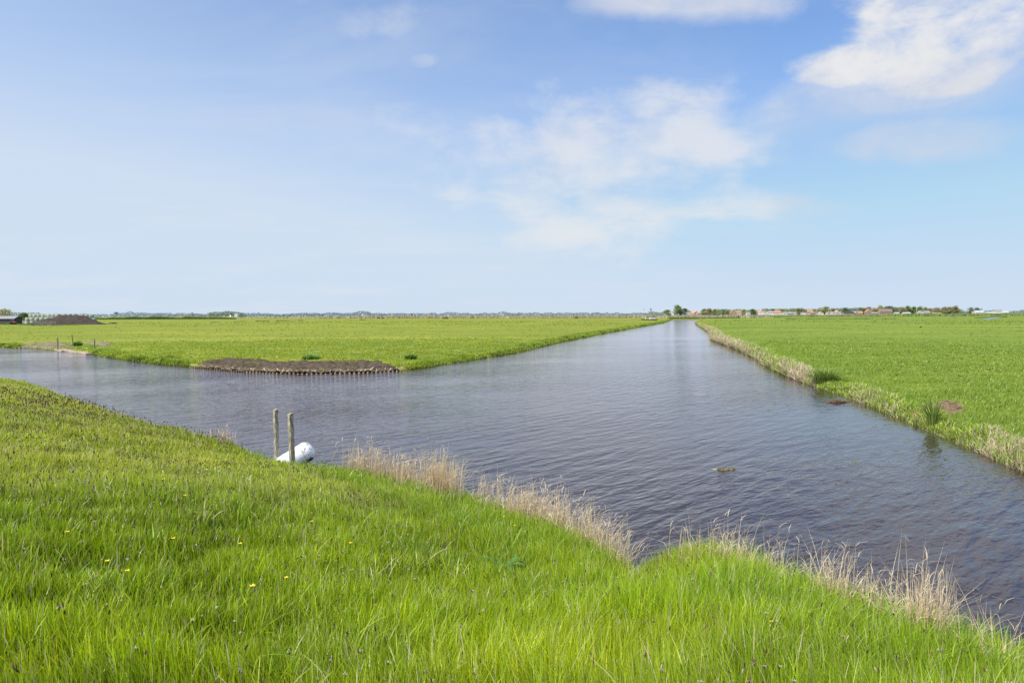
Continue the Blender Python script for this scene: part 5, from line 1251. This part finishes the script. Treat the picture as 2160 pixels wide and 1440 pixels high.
# dead branch by the far gate
X, Y = G(2008, 672, .45); t = empty('dead_trunk', (X, Y, .4), 0, 'grey fallen leaning trunk on the far right meadow', 'dead tree'); m = MB(); m.tube([(-2.6, 0, 0), (-1, 0, 1.2), (.3, 0, 1.9), (.8, 0, 2.1)], [.3, .26, .2, .12], 8); m.tube([(.3, 0, 1.9), (1.6, 0, .9), (3, 0, .1)], [.18, .14, .1], 7); m.build('trunk', M['wood'], t)
m = MB(); [m.tube([(.5 * k, 0, 1.5), (.5 * k + .8, .2, 2.2 - .3 * k)], [.08, .03], 5) for k in range(-2, 3)]; m.build('branch', M['wood'], t)
row_blades('yard_weeds', [(G(0, 684.5, .4), G(60, 684.5, .4)), (G(56, 686, .4), G(92, 687, .4)), (G(108, 687, .4), G(200, 684.5, .4))], 'rough green weeds along the farm yard edge', 'weeds', (.3, .75), .25, (.09, .16, .03), (.20, .29, .06), 30, .7, .5, 'grass')
# far pond
X0 = [G(a, b, .5) for a, b in [(2066, 674), (2090, 673.5), (2112, 670.3), (2116, 669.2), (2098, 669.6), (2080, 671.8)]]
me = bpy.data.meshes.new('pond_water'); me.from_pydata([(a, b, .62) for a, b in X0], [], [tuple(range(6))]); me.update()
if me.polygons[0].normal.z < 0: me.flip_normals()
pm, nt, nn, l = new_mat('pond_water'); out = N(nt, 'ShaderNodeOutputMaterial'); b = N(nt, 'ShaderNodeBsdfPrincipled'); b.inputs['Roughness'].default_value = .15; b.inputs['Base Color'].default_value = (.08, .07, .06, 1); l.new(b.outputs[0], out.inputs[0])
tag(link('pond_water', me, pm), kind='structure')

# ------------------------------------------------------------------ sky, sun, camera
SUN_AZ = -125.0   # degrees clockwise from +Y (camera heading): the sun stands to the left, slightly behind
SUN_EL = 50.0
def world():
    w = bpy.data.worlds.new('World'); S.world = w; w.use_nodes = True; nt = w.node_tree; nt.nodes.clear(); l = nt.links
    out = N(nt, 'ShaderNodeOutputWorld'); bg = N(nt, 'ShaderNodeBackground'); bg.inputs[1].default_value = 0.1
    sky = N(nt, 'ShaderNodeTexSky'); sky.sky_type = 'NISHITA'; sky.sun_disc = False; sky.sun_elevation = math.radians(SUN_EL); sky.sun_rotation = math.radians(SUN_AZ)
    sky.air_density = 1.0; sky.dust_density = 0.6; sky.ozone_density = 2.0; sky.altitude = 0
    tc = N(nt, 'ShaderNodeTexCoord'); sp = N(nt, 'ShaderNodeSeparateXYZ'); l.new(tc.outputs['Generated'], sp.inputs[0])
    x, y, z = sp.outputs
    def m(op, *a, clamp=False):
        q = N(nt, 'ShaderNodeMath', operation=op, use_clamp=clamp)
        for k, s in enumerate(a):
            if isinstance(s, (int, float)): q.inputs[k].default_value = s
            else: l.new(s, q.inputs[k])
        return q.outputs[0]
    def mr(s, a, b, c=0, d=1, sm=True):
        q = N(nt, 'ShaderNodeMapRange', interpolation_type='SMOOTHSTEP' if sm else 'LINEAR'); q.inputs[1].default_value = a; q.inputs[2].default_value = b; q.inputs[3].default_value = c; q.inputs[4].default_value = d
        l.new(s, q.inputs[0]); return q.outputs[0]
    yy = m('MAXIMUM', y, 0.05); U = m('DIVIDE', x, yy); V = m('DIVIDE', z, yy); front = mr(y, .05, .25)
    def noise(vec, sc, det, ro=.55, dist=0):
        q = N(nt, 'ShaderNodeTexNoise'); q.inputs['Scale'].default_value = sc; q.inputs['Detail'].default_value = det; q.inputs['Roughness'].default_value = ro; q.inputs['Distortion'].default_value = dist
        l.new(vec, q.inputs['Vector']); return q.outputs[0]
    # cloud layer coordinates: where the view ray meets a flat layer overhead
    zc = m('ADD', m('MAXIMUM', z, 0), .12); cv = N(nt, 'ShaderNodeCombineXYZ'); l.new(m('DIVIDE', x, zc), cv.inputs[0]); l.new(m('DIVIDE', y, zc), cv.inputs[1])
    mp = N(nt, 'ShaderNodeMapping'); mp.inputs['Rotation'].default_value = (0, 0, .35); mp.inputs['Scale'].default_value = (.55, 1.0, 1); l.new(cv.outputs[0], mp.inputs[0])
    nstreak = noise(mp.outputs[0], 1.5, 8, .6, .5)
    mp2 = N(nt, 'ShaderNodeMapping'); mp2.inputs['Scale'].default_value = (1, 1, 1.7); l.new(tc.outputs['Generated'], mp2.inputs[0])
    npuff = noise(mp2.outputs[0], 5.0, 9, .58, .25); nfine = noise(mp2.outputs[0], 13, 8, .6, .3)
    def ell(px, py, rx, ry, rot=0):
        u0 = (px - 1080) / F; v0 = (HZ(px) - py) / F; c, s = math.cos(rot), math.sin(rot); rx /= F; ry /= F
        du = m('SUBTRACT', U, u0); dv = m('SUBTRACT', V, v0)
        a = m('DIVIDE', m('ADD', m('MULTIPLY', du, c), m('MULTIPLY', dv, s)), rx); b = m('DIVIDE', m('SUBTRACT', m('MULTIPLY', dv, c), m('MULTIPLY', du, s)), ry)
        return m('SUBTRACT', 1.0, m('SQRT', m('ADD', m('MULTIPLY', a, a), m('MULTIPLY', b, b))))   # 1 centre, 0 rim, negative outside
    def mx(*a):
        r = a[0]
        for q in a[1:]: r = m('MAXIMUM', r, q)
        return r
    # cumulus upper right
    e1 = mx(ell(1990, 80, 260, 120, .12), ell(2130, 30, 240, 150, .25), ell(1800, 140, 150, 55, .25), ell(1890, 50, 120, 80, .3), ell(1990, 150, 230, 75, .2))
    d1 = m('ADD', m('MULTIPLY', m('MINIMUM', e1, .36), 1.7), m('MULTIPLY', m('SUBTRACT', npuff, .5), 2.3)); d1 = m('ADD', d1, m('MULTIPLY', m('SUBTRACT', nfine, .5), 1.7)); D1 = m('MULTIPLY', mr(d1, -.10, .85), .97)
    e5 = mx(ell(1880, 175, 330, 75, .32), ell(2010, 150, 260, 110, .25)); D5 = m('MULTIPLY', mr(m('ADD', m('MINIMUM', e5, .5), m('MULTIPLY', m('SUBTRACT', npuff, .5), 1.6)), -.35, .9), .62)
    e2 = mx(ell(1930, 298, 230, 55, .12), ell(1720, 215, 170, 50, .25), ell(1450, 8, 230, 50, 0), ell(1900, 215, 260, 40, .1))
    D2 = m('MULTIPLY', mr(m('ADD', m('MINIMUM', e2, .45), m('MULTIPLY', m('SUBTRACT', npuff, .5), 2.4)), -.2, .85), .70)
    e3 = mx(ell(1280, 330, 330, 130, .05), ell(1410, 250, 130, 70, .1), ell(1420, 350, 190, 90, .1), ell(1200, 430, 260, 90, -.1), m('MULTIPLY', ell(1560, 445, 260, 40, 0), .6))
    ws = m('ADD', m('MULTIPLY', m('SUBTRACT', npuff, .5), 2.0), m('ADD', m('MULTIPLY', m('SUBTRACT', nfine, .5), 1.0), m('MULTIPLY', m('SUBTRACT', nstreak, .5), 1.1)))
    D3 = m('MULTIPLY', mr(m('ADD', m('MINIMUM', e3, .5), m('MULTIPLY', ws, 1.35)), -.28, 1.0), .74)
    e4 = mx(ell(790, 50, 120, 55, 0), ell(895, 138, 40, 22, 0), ell(850, 250, 170, 50, -.1), ell(640, 10, 60, 20, 0))
    D4 = m('MULTIPLY', mr(m('ADD', m('MINIMUM', e4, .5), m('MULTIPLY', ws, 1.3)), 0, 1.0), .38)
    # thin veil everywhere, thicker to the left
    veil = m('MULTIPLY', mr(nstreak, .42, .75), mr(x, .75, -.5, .07, .26))
    high = m('MULTIPLY', mr(z, .43, .54), mr(npuff, .25, .7, .62, .78))
    D = mx(m('MULTIPLY', mx(D1, D2, D3, D4, D5), front), veil, high)
    # base sky
    tint = N(nt, 'ShaderNodeMix', data_type='RGBA', blend_type='MULTIPLY'); tint.inputs[0].default_value = 1; tint.inputs[7].default_value = SKY_TINT; l.new(sky.outputs[0], tint.inputs[6])
    dk = N(nt, 'ShaderNodeMix', data_type='RGBA', blend_type='DARKEN'); dk.inputs[0].default_value = 1; dk.inputs[7].default_value = (6.4, 6.15, 8.8, 1); l.new(tint.outputs[2], dk.inputs[6])
    # haze whitening towards the horizon and to the left
    hz = N(nt, 'ShaderNodeMix', data_type='RGBA'); l.new(dk.outputs[2], hz.inputs[6]); hz.inputs[7].default_value = HAZE
    el = m('ABSOLUTE', z); hf = m('POWER', m('SUBTRACT', 1.0, m('MINIMUM', m('DIVIDE', el, .62), 1.0)), 1.9)
    lf = mr(x, .45, -.75, .03, .56)
    l.new(m('MINIMUM', m('ADD', m('MULTIPLY_ADD', hf, .80, .08), m('MULTIPLY', lf, m('ADD', .35, hf))), .93), hz.inputs[0])
    cc = N(nt, 'ShaderNodeMix', data_type='RGBA'); cc.inputs[6].default_value = (6.7, 7.0, 7.8, 1); cc.inputs[7].default_value = (8.3, 8.3, 8.4, 1); l.new(m('MULTIPLY', m('MAXIMUM', mr(U, .42, .34), mr(m('ADD', m('MULTIPLY', V, 1.0), m('MULTIPLY', m('SUBTRACT', npuff, .5), .5)), .30, .42)), mr(nfine, .25, .55, .45, 1.0)), cc.inputs[0])
    fin = N(nt, 'ShaderNodeMix', data_type='RGBA'); l.new(D, fin.inputs[0]); l.new(hz.outputs[2], fin.inputs[6]); l.new(cc.outputs[2], fin.inputs[7])
    l.new(fin.outputs[2], bg.inputs[0]); l.new(bg.outputs[0], out.inputs[0])
SKY_TINT = (0.53, 1.21, 1.86, 1); HAZE = (6.5, 7.5, 8.9, 1)
world()
sun = bpy.data.lights.new('sun', 'SUN'); sun.energy = 5.0; sun.angle = math.radians(.53); sun.color = (1, .965, .90)
so = bpy.data.objects.new('sun', sun); COL.objects.link(so)
az, el = math.radians(SUN_AZ), math.radians(SUN_EL)
to = Vector((math.sin(az) * math.cos(el), math.cos(az) * math.cos(el), math.sin(el)))
so.rotation_euler = to.to_track_quat('Z', 'Y').to_euler(); so.location = (0, 0, 50)
cam = bpy.data.cameras.new('camera'); cam.lens = 24; cam.sensor_width = 36; cam.clip_end = 20000; cam.clip_start = .05
co = bpy.data.objects.new('camera', cam); COL.objects.link(co); co.location = (0, 0, CAMZ); co.rotation_euler = (Matrix.Rotation(math.pi / 2 - PITCH, 3, 'X') @ Matrix.Rotation(-ROLL, 3, 'Z')).to_euler(); S.camera = co
S.view_settings.view_transform = 'Standard'; S.view_settings.look = 'None'; S.view_settings.exposure = 0
S.render.resolution_x = 1024; S.render.resolution_y = 682
S.cycles.max_bounces = 6; S.cycles.transparent_max_bounces = 4; S.cycles.use_denoising = True
